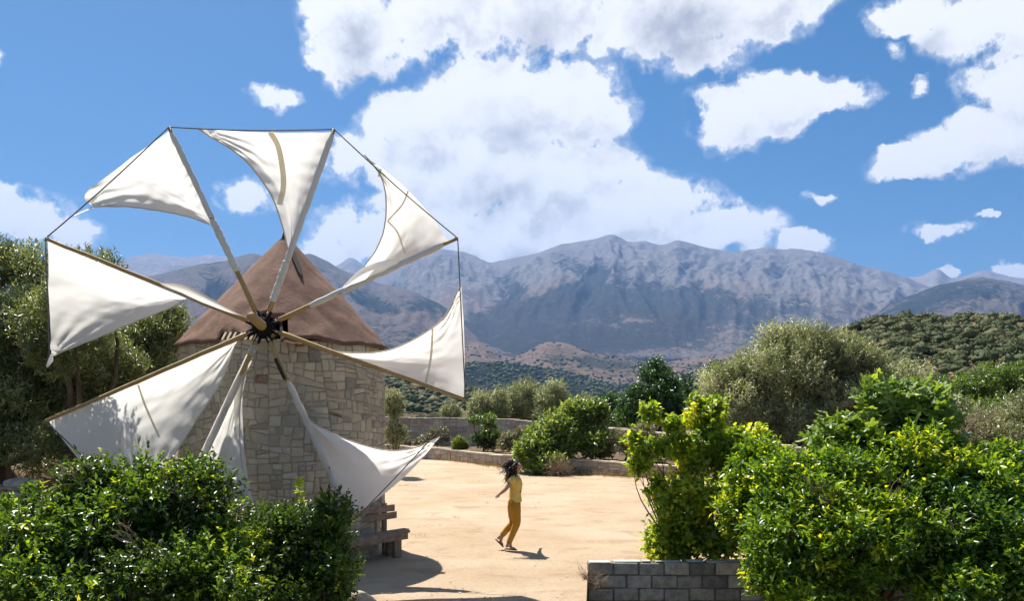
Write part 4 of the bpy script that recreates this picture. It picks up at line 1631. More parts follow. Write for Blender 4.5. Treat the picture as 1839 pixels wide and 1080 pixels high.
    ry = np.interp(np.linspace(0, 1, 22), [0, .1, .3, .5, .65, .8, .92, 1], [.165, .155, .14, .15, .165, .172, .12, .06])
    mb.tube(S, [(a, b) for a, b in zip(rx, ry)], 20, squash=(1, 0, 0))
    mb.tube(smooth_path([p(923, 859.5, -.09), p(919, 862, -.15), p(915.5, 867, -.19)], 8), list(np.linspace(.078, .063, 8)), 12)
    mb.tube(smooth_path([p(925.5, 859.5, .09), p(926.5, 861, .16), p(928, 864, .25)], 8), list(np.linspace(.078, .063, 8)), 12)
    tee = mb.build('shirt', M['tee'], root, True)
    for q, r in (((933.6, 878, -.06), .022), ((934.4, 883, -.07), .018)):
        m = MB()
        v = p(*q) + Vector((.012, -.02, 0))
        m.tube([v + Vector((-.012, 0, 0)), v, v + Vector((.008, -.004, 0))], [r * .9, r, r * .5], 8)
        m.build('chest_print', M['print'], tee)
    m = MB()
    v = p(916.5, 900, -.115)
    m.box(v, .05, .02, .04, bev=.006)
    m.build('pocket_tag', M['red'], root)
    # sandals
    for (ax, ay, hx, hy, tx, ty, s) in ((914, 974.5, 906.5, 984.6, 928.5, 986.6, -.085), (900.5, 965.5, 890.3, 970.0, 904.6, 984.6, .085)):
        m = MB()
        h, t = p(hx, hy, s), p(tx, ty, s)
        dn = (t - h).normalized()
        side = Vector((0, 1, 0))
        nrm = dn.cross(side).normalized()
        if nrm.z > 0:
            nrm = -nrm
        n = 9
        P = [h + (t - h) * (i / (n - 1)) + nrm * .006 for i in range(n)]
        wdt = np.interp(np.linspace(0, 1, n), [0, .15, .4, .75, 1], [.020, .034, .030, .046, .022])
        m.tube(P, [(w, .013) for w in wdt], 10, squash=(0, 1, 0))
        for f, hgt in ((.70, .035), (.42, .055)):
            c = h + (t - h) * f
            arc = [c + side * (.045 * math.cos(u)) - nrm * (hgt * math.sin(u)) for u in np.linspace(0, math.pi, 9)]
            m.tube(arc, .010, 5)
        an = p(ax, ay, s)
        loop = [an + Vector((.040 * math.cos(u), .040 * math.sin(u), .01)) for u in np.linspace(0, 2 * math.pi, 13)]
        m.tube(loop, .009, 5, cap=False)
        m.build('sandal', M['leather'], root, True)
    # hair: a cap and long locks blown back
    rng = np.random.default_rng(62)
    mb = MB()
    cap = [p(929.5, 828.8), p(927.3, 829.5), p(925.0, 832.5), p(923.4, 837), p(922.4, 843), p(921, 849)]
    mb.tube(smooth_path(cap, 12), [(.025, .045), (.05, .07), (.066, .082), (.074, .09), (.076, .094), (.076, .095), (.074, .095), (.07, .094), (.066, .09), (.06, .084), (.05, .07), (.035, .05)], 12, squash=(1, 0, 0))
    for k in range(170):
        a = rng.uniform(0, 1)
        st = p(rng.uniform(920.5, 930.5), rng.uniform(828.5, 842), rng.normal(0, .055))
        ex, ey = 913 + rng.normal(0, 4.5), 863 + rng.normal(0, 6)
        if rng.random() < .24:
            ex, ey = 903 + rng.normal(0, 5.5), 846 + rng.normal(0, 6.5)
        en = p(ex, ey, rng.normal(-.04, .09))
        md = st + (en - st) * .5 + Vector((rng.normal(0, .03), rng.normal(0, .04), .045 + rng.normal(0, .03)))
        q3 = st + (en - st) * .78 + Vector((rng.normal(0, .03), rng.normal(0, .03), rng.normal(-.015, .025)))
        mb.tube(smooth_path([st, md, q3, en], 9), list(np.linspace(.013, .0025, 9)), 4)
    mb.build('hair', M['hair'], root, True)
    # face
    for s in (-.032, .032):
        m = MB()
        v = p(934.6, 836.6, s)
        m.tube([v, v + Vector((.012, 0, 0))], [.010, .006], 6)
        m.build('eye', M['hair'], root)
    m = MB()
    v = p(934.6, 843.0, 0)
    m.box(v, .012, .042, .009, bev=.002)
    m.build('mouth', M['red'], root)
    m = MB()
    v = p(926.3, 839, -.088)
    m.tube([v, v + Vector((0, -.012, 0))], [(.014, .026), (.008, .018)], 8, squash=(1, 0, 0))
    m.build('ear', M['skin'], root, True)


build_person()
# ------------------------------------------------------------------ trees and plants
# earth bank on the left, under the olives
def bank():
    n, mth = 40, 26
    V = []
    for j in range(mth):
        for i in range(n):
            u, v = i / (n - 1), j / (mth - 1)
            x = -15.5 + 9.1 * u
            y = 11.7 + 9.5 * v
            h = 1.28 * min(1, max(0, (1 - u) * 2.6)) ** .8 * min(1, v * 3.2 + .0) ** .7
            h *= min(1, (1 - v) * 4)
            h += (float(fbm(np.array([x * 1.3]), np.array([y * 1.3]), 4)[0]) - .5) * .30 * min(1, h * 2)
            V.append((x, y, h - .05))
    F = [[j * n + i, j * n + i + 1, (j + 1) * n + i + 1, (j + 1) * n + i] for j in range(mth - 1) for i in range(n - 1)]
    tag(link('earth_bank', mesh_np('earth_bank', V, F), M['soil'], None, True), kind='structure')


bank()

# olives at the left of the mill
plant('olive_tree', 'tall dark olive tree at the left edge behind the left sails', 'tree',
      [ell(35, 540, 14.6, 105, 118, 1.0), ell(0, 640, 14.2, 120, 120, 1.0), ell(95, 610, 14.8, 100, 120, .9), ell(40, 720, 14.4, 150, 90, 1.0), ell(-120, 600, 14.8, 140, 140, 1.1), ell(70, 800, 14.0, 110, 50, .8), ell(-60, 760, 14.2, 120, 80, 1.0), ell(20, 470, 14.6, 70, 44, .7)],
      'dark_olive', 150, 0.36, 12500, 8, 0.092, 0.025, foot=(-9.5, 14.7, .8), r0=.17, seed=101, young=.03, up=.6, tint_bias=.04)
plant('olive_tree', 'olive tree right behind the left hand sail, its tip above the spar', 'tree',
      [(np.array((-7.15, 12.95, 4.55)), np.array((.75, .6, .75))), (np.array((-7.75, 13.3, 4.0)), np.array((.8, .6, .9))), ell(165, 660, 14.6, 95, 95, .8), ell(185, 500, 14.4, 40, 52, .5)],
      'dark_olive', 85, 0.28, 6600, 8, 0.085, 0.023, foot=(-7.9, 13.9, .5), r0=.12, seed=102, young=.03, up=.6)
plant('olive_tree', 'olive tree touching the left side of the tower below the roof edge', 'tree',
      [ell(262, 610, 17.2, 75, 66, .9), ell(240, 700, 16.8, 95, 85, .9), ell(292, 660, 17.2, 50, 105, .7), ell(170, 760, 16.6, 120, 70, .8), ell(270, 780, 16.4, 70, 60, .7), ell(130, 820, 15.6, 110, 44, .7), ell(300, 575, 17.4, 36, 42, .5)],
      'dark_olive', 115, 0.32, 9500, 8, 0.095, 0.025, foot=(-8.2, 17, .2), r0=.15, seed=103, young=.04, up=.6, tint_bias=.05)
plant('olive_tree', 'slim pale olive standing just right of the tower', 'tree',
      [ell(706, 735, 30, 17, 34, .5), ell(710, 778, 30, 16, 26, .5)], 'olive', 26, .22, 1400, 7, .12, .03, foot=((708 - CX) / FPX * 30, 30, 0), r0=.07, seed=104, up=.6)

# beyond the back wall
plant('olive_tree', 'wide silvery olive tree rising behind the vine and lemon trees', 'tree',
      [ell(1440, 690, 31, 160, 92, 2.4), ell(1325, 712, 30.5, 88, 72, 1.6), ell(1565, 700, 31, 104, 72, 1.8), ell(1450, 632, 31.5, 104, 60, 1.6), ell(1400, 760, 30, 120, 40, 1.6), ell(1520, 650, 31.2, 78, 48, 1.5)],
      'olive', 210, 0.55, 17000, 8, 0.16, 0.042, foot=((1430 - CX) / FPX * 31, 31, -.6), r0=.34, seed=105, young=.05, up=.7, tint_bias=.08)
for i, (x, y, D, rx, ry, lab) in enumerate((
        (878, 728, 58, 30, 32, 'olive tree over the back wall, leftmost of the pale clump right of the sail'),
        (938, 722, 60, 40, 36, 'rounded olive tree in the middle of the pale clump over the back wall'),
        (996, 728, 58, 32, 33, 'olive tree over the back wall on the right side of the pale clump'),
        (1052, 742, 56, 30, 24, 'low olive tree over the back wall beside the dark green tree'))):
    plant('olive_tree', lab, 'tree', [ell(x, y - 4, D, rx * 1.25, ry * 1.25), ell(x, y + ry * .6, D, rx * 1.4, ry * .8), ell(x - rx * .3, y + ry * .5, D, rx, ry * .7), ell(x + rx * .35, y + ry * .4, D - .5, rx * .8, ry * .7)],
          'olive', 60, .6, 3600, 7, .20, .052, foot=((x - CX) / FPX * D, D, -1.2), r0=.18, seed=110 + i, group='olives beyond the back wall', up=.6, tint_bias=.04)
plant('olive_tree', 'small pale olive sapling over the wall below the right hand sail', 'tree', [ell(812, 742, 54, 20, 14)], 'olive', 14, .4, 600, 7, .18, .045, foot=((812 - CX) / FPX * 54, 54, -1.2), r0=.08, seed=116, group='olives beyond the back wall', up=.6, tint_bias=.12)
plant('walnut_tree', 'dark green leafy tree with pointed tops behind the back wall', 'tree',
      [ell(1178, 700, 42, 48, 58, 1.4), ell(1205, 725, 41.5, 48, 56, 1.4), ell(1145, 735, 41.5, 46, 48, 1.3), ell(1175, 666, 42, 28, 32, .8), ell(1224, 705, 42.5, 22, 34, .8), ell(1250, 740, 42, 26, 34, .8)],
      'dark_leaf', 95, .42, 5200, 6, .17, .07, foot=((1185 - CX) / FPX * 42, 42, -1.2), r0=.22, seed=120, up=.7, young=.03)
plant('walnut_tree', 'lower dark green tree left of the pointed dark tree', 'tree', [ell(1098, 738, 45, 30, 34, 1.0), ell(1125, 752, 44, 28, 30, 1.0)],
      'dark_leaf', 36, .42, 1900, 6, .17, .07, foot=((1105 - CX) / FPX * 45, 45, -1.2), r0=.14, seed=121, up=.7, young=.03)
plant('carob_tree', 'small dark bushy tree between the pointed tree and the wide olive', 'tree', [ell(1282, 672, 46, 26, 22, .8), ell(1275, 705, 46, 32, 34, .9)],
      'dark_leaf', 30, .4, 1300, 6, .17, .07, foot=((1278 - CX) / FPX * 46, 46, -1.2), r0=.14, seed=122, up=.7, young=.05, tint_bias=.1)
# right edge, mid distance
plant('carob_tree', 'mid green bushy tree at the right edge below the scrub hill', 'tree',
      [ell(1800, 700, 33, 90, 52, 1.8), ell(1720, 712, 34, 70, 40, 1.6), ell(1870, 690, 33, 70, 60, 1.8), ell(1790, 760, 31, 90, 50, 1.6)],
      'shrub', 110, .5, 6000, 6, .14, .06, foot=((1790 - CX) / FPX * 33, 33, -1.2), r0=.24, seed=123, up=.6, tint_bias=-.18, young=.05)
plant('wild_olive', 'greyish tree with bare twigs at the right edge under the green one', 'tree',
      [ell(1740, 775, 24, 82, 52, 1.2), ell(1810, 800, 23.5, 70, 60, 1.2), ell(1690, 745, 25, 40, 40, .8), ell(1850, 760, 23.5, 40, 70, 1)],
      'olive', 90, .4, 5200, 8, .12, .032, foot=((1770 - CX) / FPX * 24, 24, -1.2), r0=.2, seed=124, up=.5, tint_bias=-.08)


def twigs(parent, name, start, n, length, rng, spread, mat='dry_twig', r=.008):
    mb = MB()
    for k in range(n):
        d = np.array(spread[0]) + rng.normal(0, 1, 3) * np.array(spread[1])
        d = d / np.linalg.norm(d)
        a = np.array(start) + rng.normal(0, .1, 3) * length
        b = a + d * length * rng.uniform(.5, 1.1)
        mid = (a + b) / 2 + rng.normal(0, .08, 3) * length
        mb.tube(smooth_path([a, mid, b], 6), list(np.linspace(r, r * .35, 6)), 4)
        for q in range(3):
            f = rng.uniform(.3, .9)
            s = a + (b - a) * f
            e = s + (d + rng.normal(0, .7, 3)) * length * .28
            mb.tube([s, (s + e) / 2 + rng.normal(0, .02, 3) * length, e], [r * .5, r * .4, r * .2], 4)
    return mb.build(name, M[mat], parent)


t = thing('dry_branches', 'bare pale grey branches sticking out of the trees at the right edge', 'branches', tuple(at(1760, 790, 22.5)))
twigs(t, 'branch', at(1730, 765, 22.6), 16, 1.3, np.random.default_rng(125), ((.7, -.1, .1), (.5, .2, .3)), r=.013)

# plants of the raised bed
plant('box_shrub', 'small rounded yellow green shrub on the low stone wall', 'shrub', [ell(827, 797, 39.3, 19, 15, .45)], 'yellow_shrub', 26, .16, 1500, 6, .06, .028, foot=(*at(827, 808, 39.3)[:2], .5), r0=.04, seed=130, shell=.4)
rs, rc, rp = plant('rose_bush', 'dark green rose bush with pink blooms against the tall wall', 'shrub', [ell(864, 768, 39.5, 34, 32, .6), ell(886, 790, 39, 40, 22, .6)], 'citrus', 34, .25, 1700, 6, .09, .05, foot=(*at(868, 808, 39.5)[:2], .5), r0=.05, seed=131, young=.05)
rng_r = np.random.default_rng(132)
for k in range(14):
    q = rc[rng_r.integers(len(rc))] + unit(1, rng_r)[0] * .26
    q[1] -= .2
    mr = MB()
    for a in range(3):
        r = .055 - a * .014
        mr.tube([Vector(q) + Vector((0, 0, a * .012)), Vector(q) + Vector((0, 0, .02 + a * .014)), Vector(q) + Vector((0, 0, .035 + a * .012))], [r * .5, r, r * .75], 7)
    mr.build('bloom', M['pink'], rs)
plant('oleander_shrub', 'grey green shrub with pale flowers between the rose and the big bush', 'shrub', [ell(928, 794, 37, 34, 28, .6)], 'grey_shrub', 26, .24, 1300, 6, .10, .04, foot=(*at(930, 810, 37)[:2], .45), r0=.04, seed=133, tint_bias=.12)
plant('flower_shrub', 'dry pale flowering weeds at the foot of the tall wall near the sail', 'shrub', [ell(790, 782, 42.5, 24, 18, .5), ell(768, 790, 42.5, 18, 14, .4)], 'grey_shrub', 24, .22, 700, 5, .10, .035, foot=(*at(785, 800, 42.5)[:2], .5), r0=.03, seed=134, tint_bias=-.05)
plant('flower_shrub', 'low brownish weeds behind the low wall close to the tower', 'shrub', [ell(742, 795, 43.2, 24, 9, .4), ell(725, 790, 43.5, 14, 10, .4)], 'grey_shrub', 16, .2, 400, 5, .09, .03, foot=(*at(738, 803, 43.2)[:2], .5), r0=.02, seed=135, tint_bias=-.2)
plant('fruit_bush', 'big leafy bright green bush bursting over the low wall right of the woman', 'shrub',
      [ell(1000, 785, 32.2, 54, 44, 1.0), ell(1050, 762, 32.8, 54, 48, 1.0), ell(960, 810, 31.6, 38, 34, .8), ell(985, 838, 30.9, 34, 18, .5), ell(1070, 800, 32.2, 34, 34, .9), ell(942, 832, 31.8, 14, 16, .4)],
      'shrub', 120, .38, 6200, 6, .16, .085, foot=((1010 - CX) / FPX * 32.6, 32.6, .4), r0=.09, seed=136, tint_bias=.10, young=.14)
plant('lavender_shrub', 'pale grey shrub behind the low wall left of the vine', 'shrub', [ell(1115, 800, 31.6, 36, 32, .6), ell(1160, 788, 31.2, 28, 38, .6)], 'grey_shrub', 30, .24, 1500, 6, .09, .034, foot=(*at(1120, 812, 31.6)[:2], .45), r0=.04, seed=137, tint_bias=.05)
tb = thing('dry_bush', 'dried brown tumbleweed bush in front of the low wall', 'bush', (*at(1003, 856, 30.2)[:2], 0))
twigs(tb, 'twig', (*at(1003, 850, 30.2)[:2], .22), 120, .62, np.random.default_rng(138), ((0, -.1, .5), (.8, .5, .6)), r=.008)

# big bushes close to the camera, rooted in the lower garden
LB = [ell(215, 918, 9.3, 120, 88, .9), ell(110, 968, 9.0, 130, 96, .9), ell(330, 918, 9.5, 118, 90, .9), ell(395, 963, 9.5, 92, 96, .8), ell(20, 998, 8.8, 110, 92, .8),
      ell(200, 1053, 8.6, 240, 120, .9), ell(390, 1063, 8.8, 120, 110, .8), ell(0, 1093, 8.5, 160, 110, .8), ell(160, 871, 9.4, 40, 36, .4), ell(262, 863, 9.4, 40, 32, .4), ell(352, 859, 9.5, 46, 30, .4), ell(45, 918, 9.2, 44, 34, .4)]
plant('citrus_bush', 'large glossy dark green bush filling the lower left corner', 'bush', LB, 'citrus', 165, .29, 8800, 7, .074, .040, foot=(-4.6, 9.2, -1.25), r0=.09, seed=140, young=.17, shell=.35, limb_n=16, crown='foliage', stem='stems', tint_bias=-.02)
plant('privet_bush', 'smaller darker bush in front of the tower left of the bench', 'bush',
      [ell(560, 985, 9.9, 84, 84, .7), ell(596, 930, 9.9, 42, 48, .45), ell(535, 1050, 9.6, 100, 80, .7), ell(600, 1040, 9.7, 44, 84, .6), ell(520, 940, 10.0, 34, 34, .4)],
      'citrus', 120, .22, 4300, 7, .064, .036, foot=(-2.6, 9.9, -1.25), r0=.07, seed=141, young=.05, shell=.35, crown='foliage', stem='stems', tint_bias=-.12)
sp = thing('seedling', 'thin bright shoot standing above the dark bush before the tower', 'plant', tuple(at(541, 930, 9.75)))
rngs = np.random.default_rng(142)
stem = [np.array(at(541 + 4 * math.sin(k * .7), 935 - 8.2 * k, 9.75)) for k in range(10)]
mb = MB()
mb.tube(stem, list(np.linspace(.008, .003, 10)), 5)
mb.build('stem', M['dry_twig'], sp)
P0 = np.repeat(np.array(stem[4:]), 7, 0)
A0 = unit(len(P0), rngs) * .8 + np.array((0, -.1, .45))
link('shoot_leaves', leaves('shoot_leaves', P0, A0, np.tile((0, -.4, 1.0), (len(P0), 1)) + unit(len(P0), rngs) * .3, rngs.uniform(.06, .11, len(P0)), rngs.uniform(.03, .045, len(P0)), rngs.uniform(.75, 1, len(P0))), M['lemon'], sp)

plant('grape_vine', 'tall yellow green vine climbing behind the block wall, left of the lemon tree', 'vine',
      [ell(1240, 960, 12.95, 86, 56, .5), ell(1225, 890, 13.0, 66, 62, .5), ell(1262, 815, 13.1, 62, 66, .45), ell(1275, 745, 13.1, 44, 40, .35), ell(1320, 870, 13.2, 74, 80, .5), ell(1180, 985, 12.9, 34, 24, .3), ell(1290, 960, 12.95, 90, 56, .5), ell(1350, 800, 13.3, 56, 40, .4), ell(1370, 900, 13.3, 60, 80, .4), ell(1360, 970, 13.1, 60, 40, .4)],
      'vine', 130, .22, 4800, 5, .092, .078, foot=(2.95, 13.0, 0), r0=.045, seed=143, young=.16, shell=.3, crown='foliage', stem='stems', spread=1.0, up=.2, droop=.2, tint_bias=.16)
vs = plant('grape_vine', 'thin straggling vine shoots reaching over the sand left of the tall vine', 'vine',
      [ell(1150, 820, 13.0, 26, 38, .25), ell(1172, 875, 13.0, 30, 24, .25), ell(1135, 790, 13.0, 16, 22, .2), ell(1190, 800, 13.1, 30, 30, .3), ell(1168, 745, 13.1, 10, 22, .15), ell(1205, 765, 13.1, 24, 20, .2)],
      'vine', 34, .12, 620, 5, .085, .07, foot=(2.55, 13.0, 0), r0=.03, seed=144, young=.25, shell=.2, crown='foliage', stem='stems', spread=1.0, up=.2, droop=.2, tint_bias=.12, limb_n=14)
# lemon trees
plant('lemon_tree', 'bright yellow green lemon tree filling the lower right', 'tree',
      [ell(1480, 915, 10.9, 110, 84, .9), ell(1420, 985, 10.6, 96, 80, .8), ell(1590, 890, 11.0, 110, 90, .9), ell(1540, 975, 10.5, 150, 110, .9), ell(1670, 960, 10.7, 120, 110, .9), ell(1450, 1050, 10.3, 100, 70, .7), ell(1640, 1060, 10.2, 160, 80, .8), ell(1500, 850, 11.2, 70, 50, .6), ell(1640, 840, 11.1, 76, 76, .7), ell(1405, 850, 11.2, 50, 40, .4), ell(1400, 920, 11.2, 70, 70, .5), ell(1560, 815, 11.6, 70, 40, .5), ell(1640, 790, 11.8, 60, 44, .5), ell(1680, 880, 11.2, 60, 70, .6), ell(1350, 905, 12.0, 66, 90, .4), ell(1365, 835, 12.2, 56, 50, .4), ell(1350, 975, 11.9, 50, 36, .3), ell(1710, 930, 10.9, 60, 60, .6), ell(1430, 850, 11.8, 64, 40, .4), ell(1720, 850, 11.2, 60, 50, .5), ell(1400, 1050, 10.4, 60, 44, .3)],
      'lemon', 290, .29, 15500, 6, .088, .050, foot=(4.9, 10.9, -1.25), r0=.1, seed=145, young=.18, shell=.35, limb_n=16, tint_bias=-.03)
plant('lemon_tree', 'second lemon tree at the right edge, lighter leaves at its foot', 'tree',
      [ell(1780, 985, 10.3, 84, 90, .8), ell(1850, 1030, 10.0, 90, 90, .8), ell(1770, 880, 10.9, 70, 60, .7), ell(1850, 900, 10.8, 60, 50, .6), ell(1740, 1060, 10.0, 90, 60, .7), ell(1800, 830, 11.3, 50, 36, .5)],
      'lemon', 110, .29, 5400, 6, .086, .048, foot=(6.6, 10.6, -1.25), r0=.09, seed=146, young=.12, shell=.35, limb_n=12, tint_bias=-.05)


for nm, pts in (('citrus_bush', ((150, 880, 9.1), (330, 900, 9.2), (60, 960, 8.7), (420, 930, 9.2), (250, 990, 8.5))), ('lemon_tree', ((1480, 900, 10.4), (1600, 900, 10.4), (1420, 980, 10.3), (1690, 950, 10.2), (1540, 860, 10.8)))):
    rt = bpy.data.objects[nm]
    for q, pt in enumerate(pts):
        twigs(rt, 'twig', at(*pt), 7, .42, np.random.default_rng(190 + q), ((0, -.25, .6), (.6, .3, .5)), r=.005)


# fig tree with big lobed leaves
def fig_leaf(rng):
    n = 21
    ang = np.linspace(-math.pi * .92, math.pi * .92, n)
    rad = 0.30 + 0.70 * np.abs(np.cos(ang * 2.15)) ** 0.8 * np.interp(np.abs(ang), [0, 1.4, 3], [1, .95, .6])
    V = [(0, 0, 0)]
    for a, r in zip(ang, rad):
        x, y = math.sin(a) * r * .5, .45 + math.cos(a) * r * .55
        V.append((x, y, -.22 * (x * x) + .06 * math.cos(a * 4.3) - .12 * max(0, y - .4) ** 2))
    V.append((0, .45, .02))
    c = len(V) - 1
    F = [[c, i + 1, i] for i in range(1, n)] + [[c, 1, 0], [c, 0, n]]
    return V, F


def build_fig():
    rng = np.random.default_rng(150)
    ells = [ell(1600, 742, 11.9, 104, 56, .5), ell(1660, 800, 11.9, 66, 84, .5), ell(1545, 795, 11.9, 96, 50, .5), ell(1655, 728, 12.0, 54, 48, .4), ell(1500, 780, 11.9, 60, 40, .4)]
    PC, PS = puffs(ells, 75, .24, rng)
    foot = ((1620 - CX) / FPX * 13.0, 13.0, 0)
    root = thing('fig_tree', 'fig tree with large lobed leaves topping the lemon tree', 'tree', foot)
    limbs('trunk', root, foot, PC, rng, .09, 12)
    V, F = fig_leaf(rng)
    bases = []
    for s in range(5):
        base = mesh_np('leaf', V, F, [0.2 + .16 * s] * len(V))
        base.materials.append(M['fig'])
        bases.append(base)
    inv = Matrix.Translation(-Vector(foot))
    bulk_V, bulk_F, bulk_T = [], [], []
    VA = np.array(V)
    for k in range(2000):
        i = rng.integers(len(PC))
        d = unit(1, rng)[0]
        q = PC[i] + d * PS[i] * rng.uniform(.5, 1.1)
        ax = Vector(d * .7 + rng.normal(0, .5, 3) + np.array((0, -.15, .05))).normalized()
        up = Vector(np.array((0, -.25, 1)) + rng.normal(0, .45, 3))
        X = ax.cross(up).normalized()
        Z = X.cross(ax).normalized()
        s = rng.uniform(.13, .25)
        mtx = Matrix(((X.x, ax.x, Z.x, q[0]), (X.y, ax.y, Z.y, q[1]), (X.z, ax.z, Z.z, q[2]), (0, 0, 0, 1))) @ Matrix.Scale(s, 4)
        front = d[1] < 0.2 and s > .15
        if front and len([o for o in root.children if o.name.startswith('leaf')]) < 240:
            o = bpy.data.objects.new('leaf', bases[int(rng.integers(5))])
            COL.objects.link(o)
            o.parent = root
            o.matrix_basis = inv @ mtx
        else:
            b = len(bulk_V)
            Mx = np.array(mtx)
            W = VA @ Mx[:3, :3].T + Mx[:3, 3]
            bulk_V += list(W)
            bulk_F += [[b + j for j in f] for f in F]
            bulk_T += [rng.uniform(.0, .8)] * len(V)
    tag(link('leaf_mass', mesh_np('leaf_mass', bulk_V, bulk_F, bulk_T), M['fig'], root), kind='stuff')


build_fig()


# ------------------------------------------------------------------ small things on the ground
def grass_blades(name, label, spots, per, h, seed, material='dry_grass', wide=.006, lean=.5):
    rng = np.random.default_rng(seed)
    S = np.array(spots, float)
    n = len(S) * per
    P = np.repeat(S[:, :3], per, 0) + np.c_[rng.normal(0, 1, n) * np.repeat(S[:, 3], per), rng.normal(0, 1, n) * np.repeat(S[:, 3], per), np.zeros(n)]
    A = np.c_[rng.normal(0, lean, n), rng.normal(0, lean, n), np.ones(n)]
    L = h * rng.uniform(.4, 1.2, n)
    me = leaves(name, P, A, unit(n, rng) + np.array((0, -1, 0)), L, np.full(n, wide) * rng.uniform(.7, 1.5, n), rng.uniform(0, 1, n))
    o = link(name, me, M[material])
    tag(o, label, 'grass', kind='stuff')


rg = np.random.default_rng(160)
edge = []
for k in range(90):
    x = rg.uniform(690, 1200)
    D = np.interp(x, [690, 790, 880, 1000, 1080, 1170, 1260], [41.6, 39.8, 35.8, 31.8, 30.6, 29.2, 28]) - abs(rg.normal(0, .25)) - .05
    edge.append(((x - CX) / FPX * D, D, 0, .22))
grass_blades('dry_grass', 'dry straw coloured grass along the foot of the low stone wall', edge, 26, .24, 161, wide=.012)
spots = [(rg.uniform(-2.2, 6), rg.uniform(15.5, 30), 0, .12) for k in range(26)] + [(rg.uniform(-6, 3), rg.uniform(26, 38), 0, .25) for k in range(30)]
grass_blades('yard_grass', 'sparse dry grass tufts scattered over the sandy yard', spots, 14, .07, 162, wide=.006)
bk_spots = []
for k in range(150):
    x, y = rg.uniform(-12.5, -6.9), rg.uniform(12.3, 15.5)
    u, v = (x + 15.5) / 9.1, (y - 11.7) / 9.5
    h = 1.28 * min(1, max(0, (1 - u) * 2.6)) ** .8 * min(1, v * 3.2) ** .7 * min(1, (1 - v) * 4)
    bk_spots.append((x, y, h - .12, .12))
grass_blades('bank_grass', 'long dry grass on the earth bank under the left olives', bk_spots, 40, .34, 163, wide=.007, lean=.7)

tuft = thing('dry_tuft', 'dried twiggy tuft at the left end of the block wall', 'bush', (1.2, 11.95, .02))
twigs(tuft, 'twig', (1.22, 11.95, -.12), 60, .30, np.random.default_rng(164), ((0, 0, .7), (.7, .3, .5)), r=.005)


def pebbles():
    rng = np.random.default_rng(165)
    n = 6500
    y = 10.2 + 28 * rng.random(n) ** 1.8
    x = rng.uniform(-3.2, 5.5, n) * (y / 12) ** .8
    ok = (np.hypot(x - TC.x, y - TC.y) > 1.95) & ~((y < 12.8) & (x > 0.9))
    x, y = x[ok], y[ok]
    n = len(x)
    s = .006 + .02 * rng.random(n) ** 5
    T = np.array([(1, 0, 0), (-.5, .8, 0), (-.6, -.7, 0), (0, 0, .8), (.3, .2, -.5)])
    V = np.stack([x, y, np.full(n, .004)], 1)[:, None, :] + (T[None] * rng.uniform(.6, 1.3, (n, 5, 1))) * s[:, None, None]
    V = V.reshape(-1, 3)
    Ft = np.array([(0, 1, 3), (1, 2, 3), (2, 0, 3)])
    F = (np.arange(n)[:, None, None] * 5 + Ft[None]).reshape(-1, 3)
    o = link('pebbles', mesh_np('pebbles', V, F), M['rock'])
    tag(o, 'small pebbles strewn over the sandy yard', 'pebbles', kind='stuff')


pebbles()


def rock(label, c, sx, sy, sz, seed, name='rock'):
    rng = np.random.default_rng(seed)
    bm = bmesh.new()
    bmesh.ops.create_icosphere(bm, subdivisions=3, radius=1.0)
    for v in bm.verts:
        d = v.co.normalized()
        k = 1.0
        for q in range(7):
            nrm = Vector(unit(1, np.random.default_rng(seed * 31 + q))[0])
            k = min(k, rng.uniform(.72, .74) / max(d.dot(nrm), 1e-3) if d.dot(nrm) > .72 else k)
        v.co = Vector((d.x * sx, d.y * sy, d.z * sz)) * k
    me = bpy.data.meshes.new(name)
    bm.to_mesh(me)
    bm.free()
    o = link(name, me, M['rock'], None, False, tuple(c))
    return tag(o, label, 'rock', 'rocks on the earth bank')


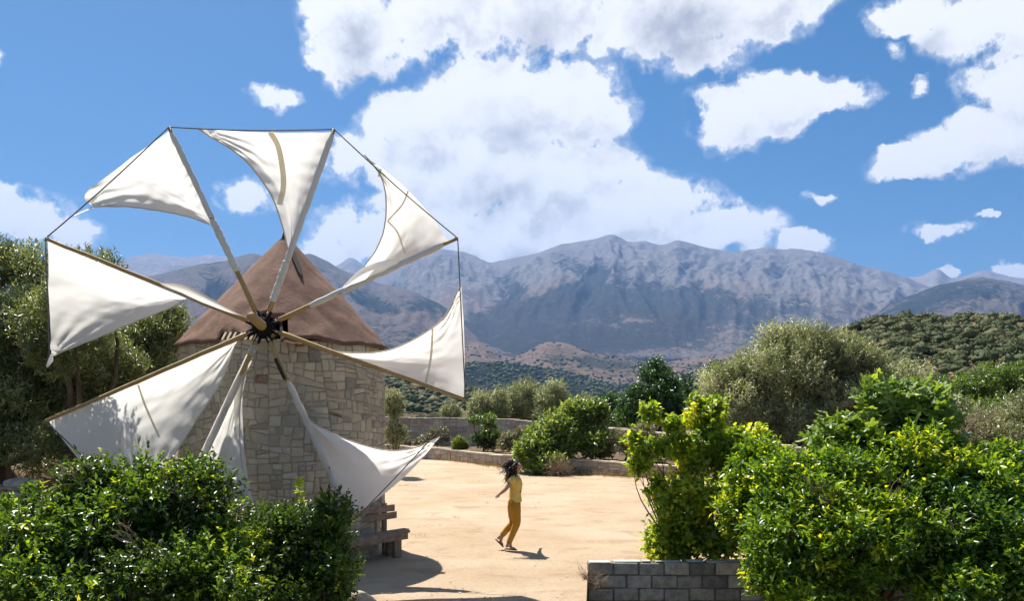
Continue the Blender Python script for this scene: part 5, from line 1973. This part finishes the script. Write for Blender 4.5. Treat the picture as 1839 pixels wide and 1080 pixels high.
for i, (x, y, D, s, lab) in enumerate((
        (38, 872, 13.3, .24, 'pale flat rock half lit below the left olives'), (12, 893, 12.9, .17, 'small tan rock at the left edge above the bush'),
        (55, 890, 12.9, .13, 'little pale stone beside the bush at the left'), (-20, 880, 13.3, .2, 'brownish rock partly cut off by the left edge'))):
    c = at(x, y, D)
    rock(lab, (c.x, c.y, c.z), s * 1.5, s, s * .55, 170 + i)
lg = thing('fallen_branch', 'long bleached branch lying on the bank at the left edge', 'branch', tuple(at(0, 885, 12.7)))
mb = MB()
mb.tube(smooth_path([at(-60, 874, 12.75), at(0, 878, 12.7), at(40, 882, 12.7), at(74, 884, 12.7)], 10), list(np.linspace(.03, .012, 10)), 7)
mb.tube(smooth_path([at(-40, 889, 12.65), at(0, 891, 12.6), at(45, 893, 12.6)], 8), list(np.linspace(.022, .01, 8)), 6)
mb.build('limb', M['dry_twig'], lg, True)
kerb = rock('single stone at the sand edge by the dark bush', (-2.06, 10.62, -.02), .22, .2, .15, 180, 'edge_stone')
kerb['group'] = 'edge stones'
# fence post at the right edge
post = thing('fence_post', 'weathered wooden post in the leaves at the right edge', 'post', tuple(at(1832, 1010, 11.2)))
m = MB()
b = at(1832, 1010, 11.2)
m.box((b.x, b.y, (zt(950, 11.2) - 1.3) / 2), .09, .09, zt(950, 11.2) + 1.3, bev=.008)
m.build('shaft', M['grey_wood'], post)

# ------------------------------------------------------------------ air
bm = bmesh.new()
bmesh.ops.create_cube(bm, size=1.0)
for v in bm.verts:
    v.co = Vector((v.co.x * 42000.0, v.co.y * 42000.0, -40.0 if v.co.z < 0 else 3050.0))
me = bpy.data.meshes.new('haze')
bm.to_mesh(me)
bm.free()
hz, t = new_mat('haze_air')
pv = t.n('ShaderNodeVolumePrincipled')
pv.inputs['Color'].default_value = (0.21, 0.42, 0.86, 1)
pv.inputs['Density'].default_value = 5.2e-5
pv.inputs['Anisotropy'].default_value = 0.15
o = t.n('ShaderNodeOutputMaterial')
t.link(pv.outputs[0], o.inputs['Volume'])
tag(link('haze', me, hz), kind='stuff')
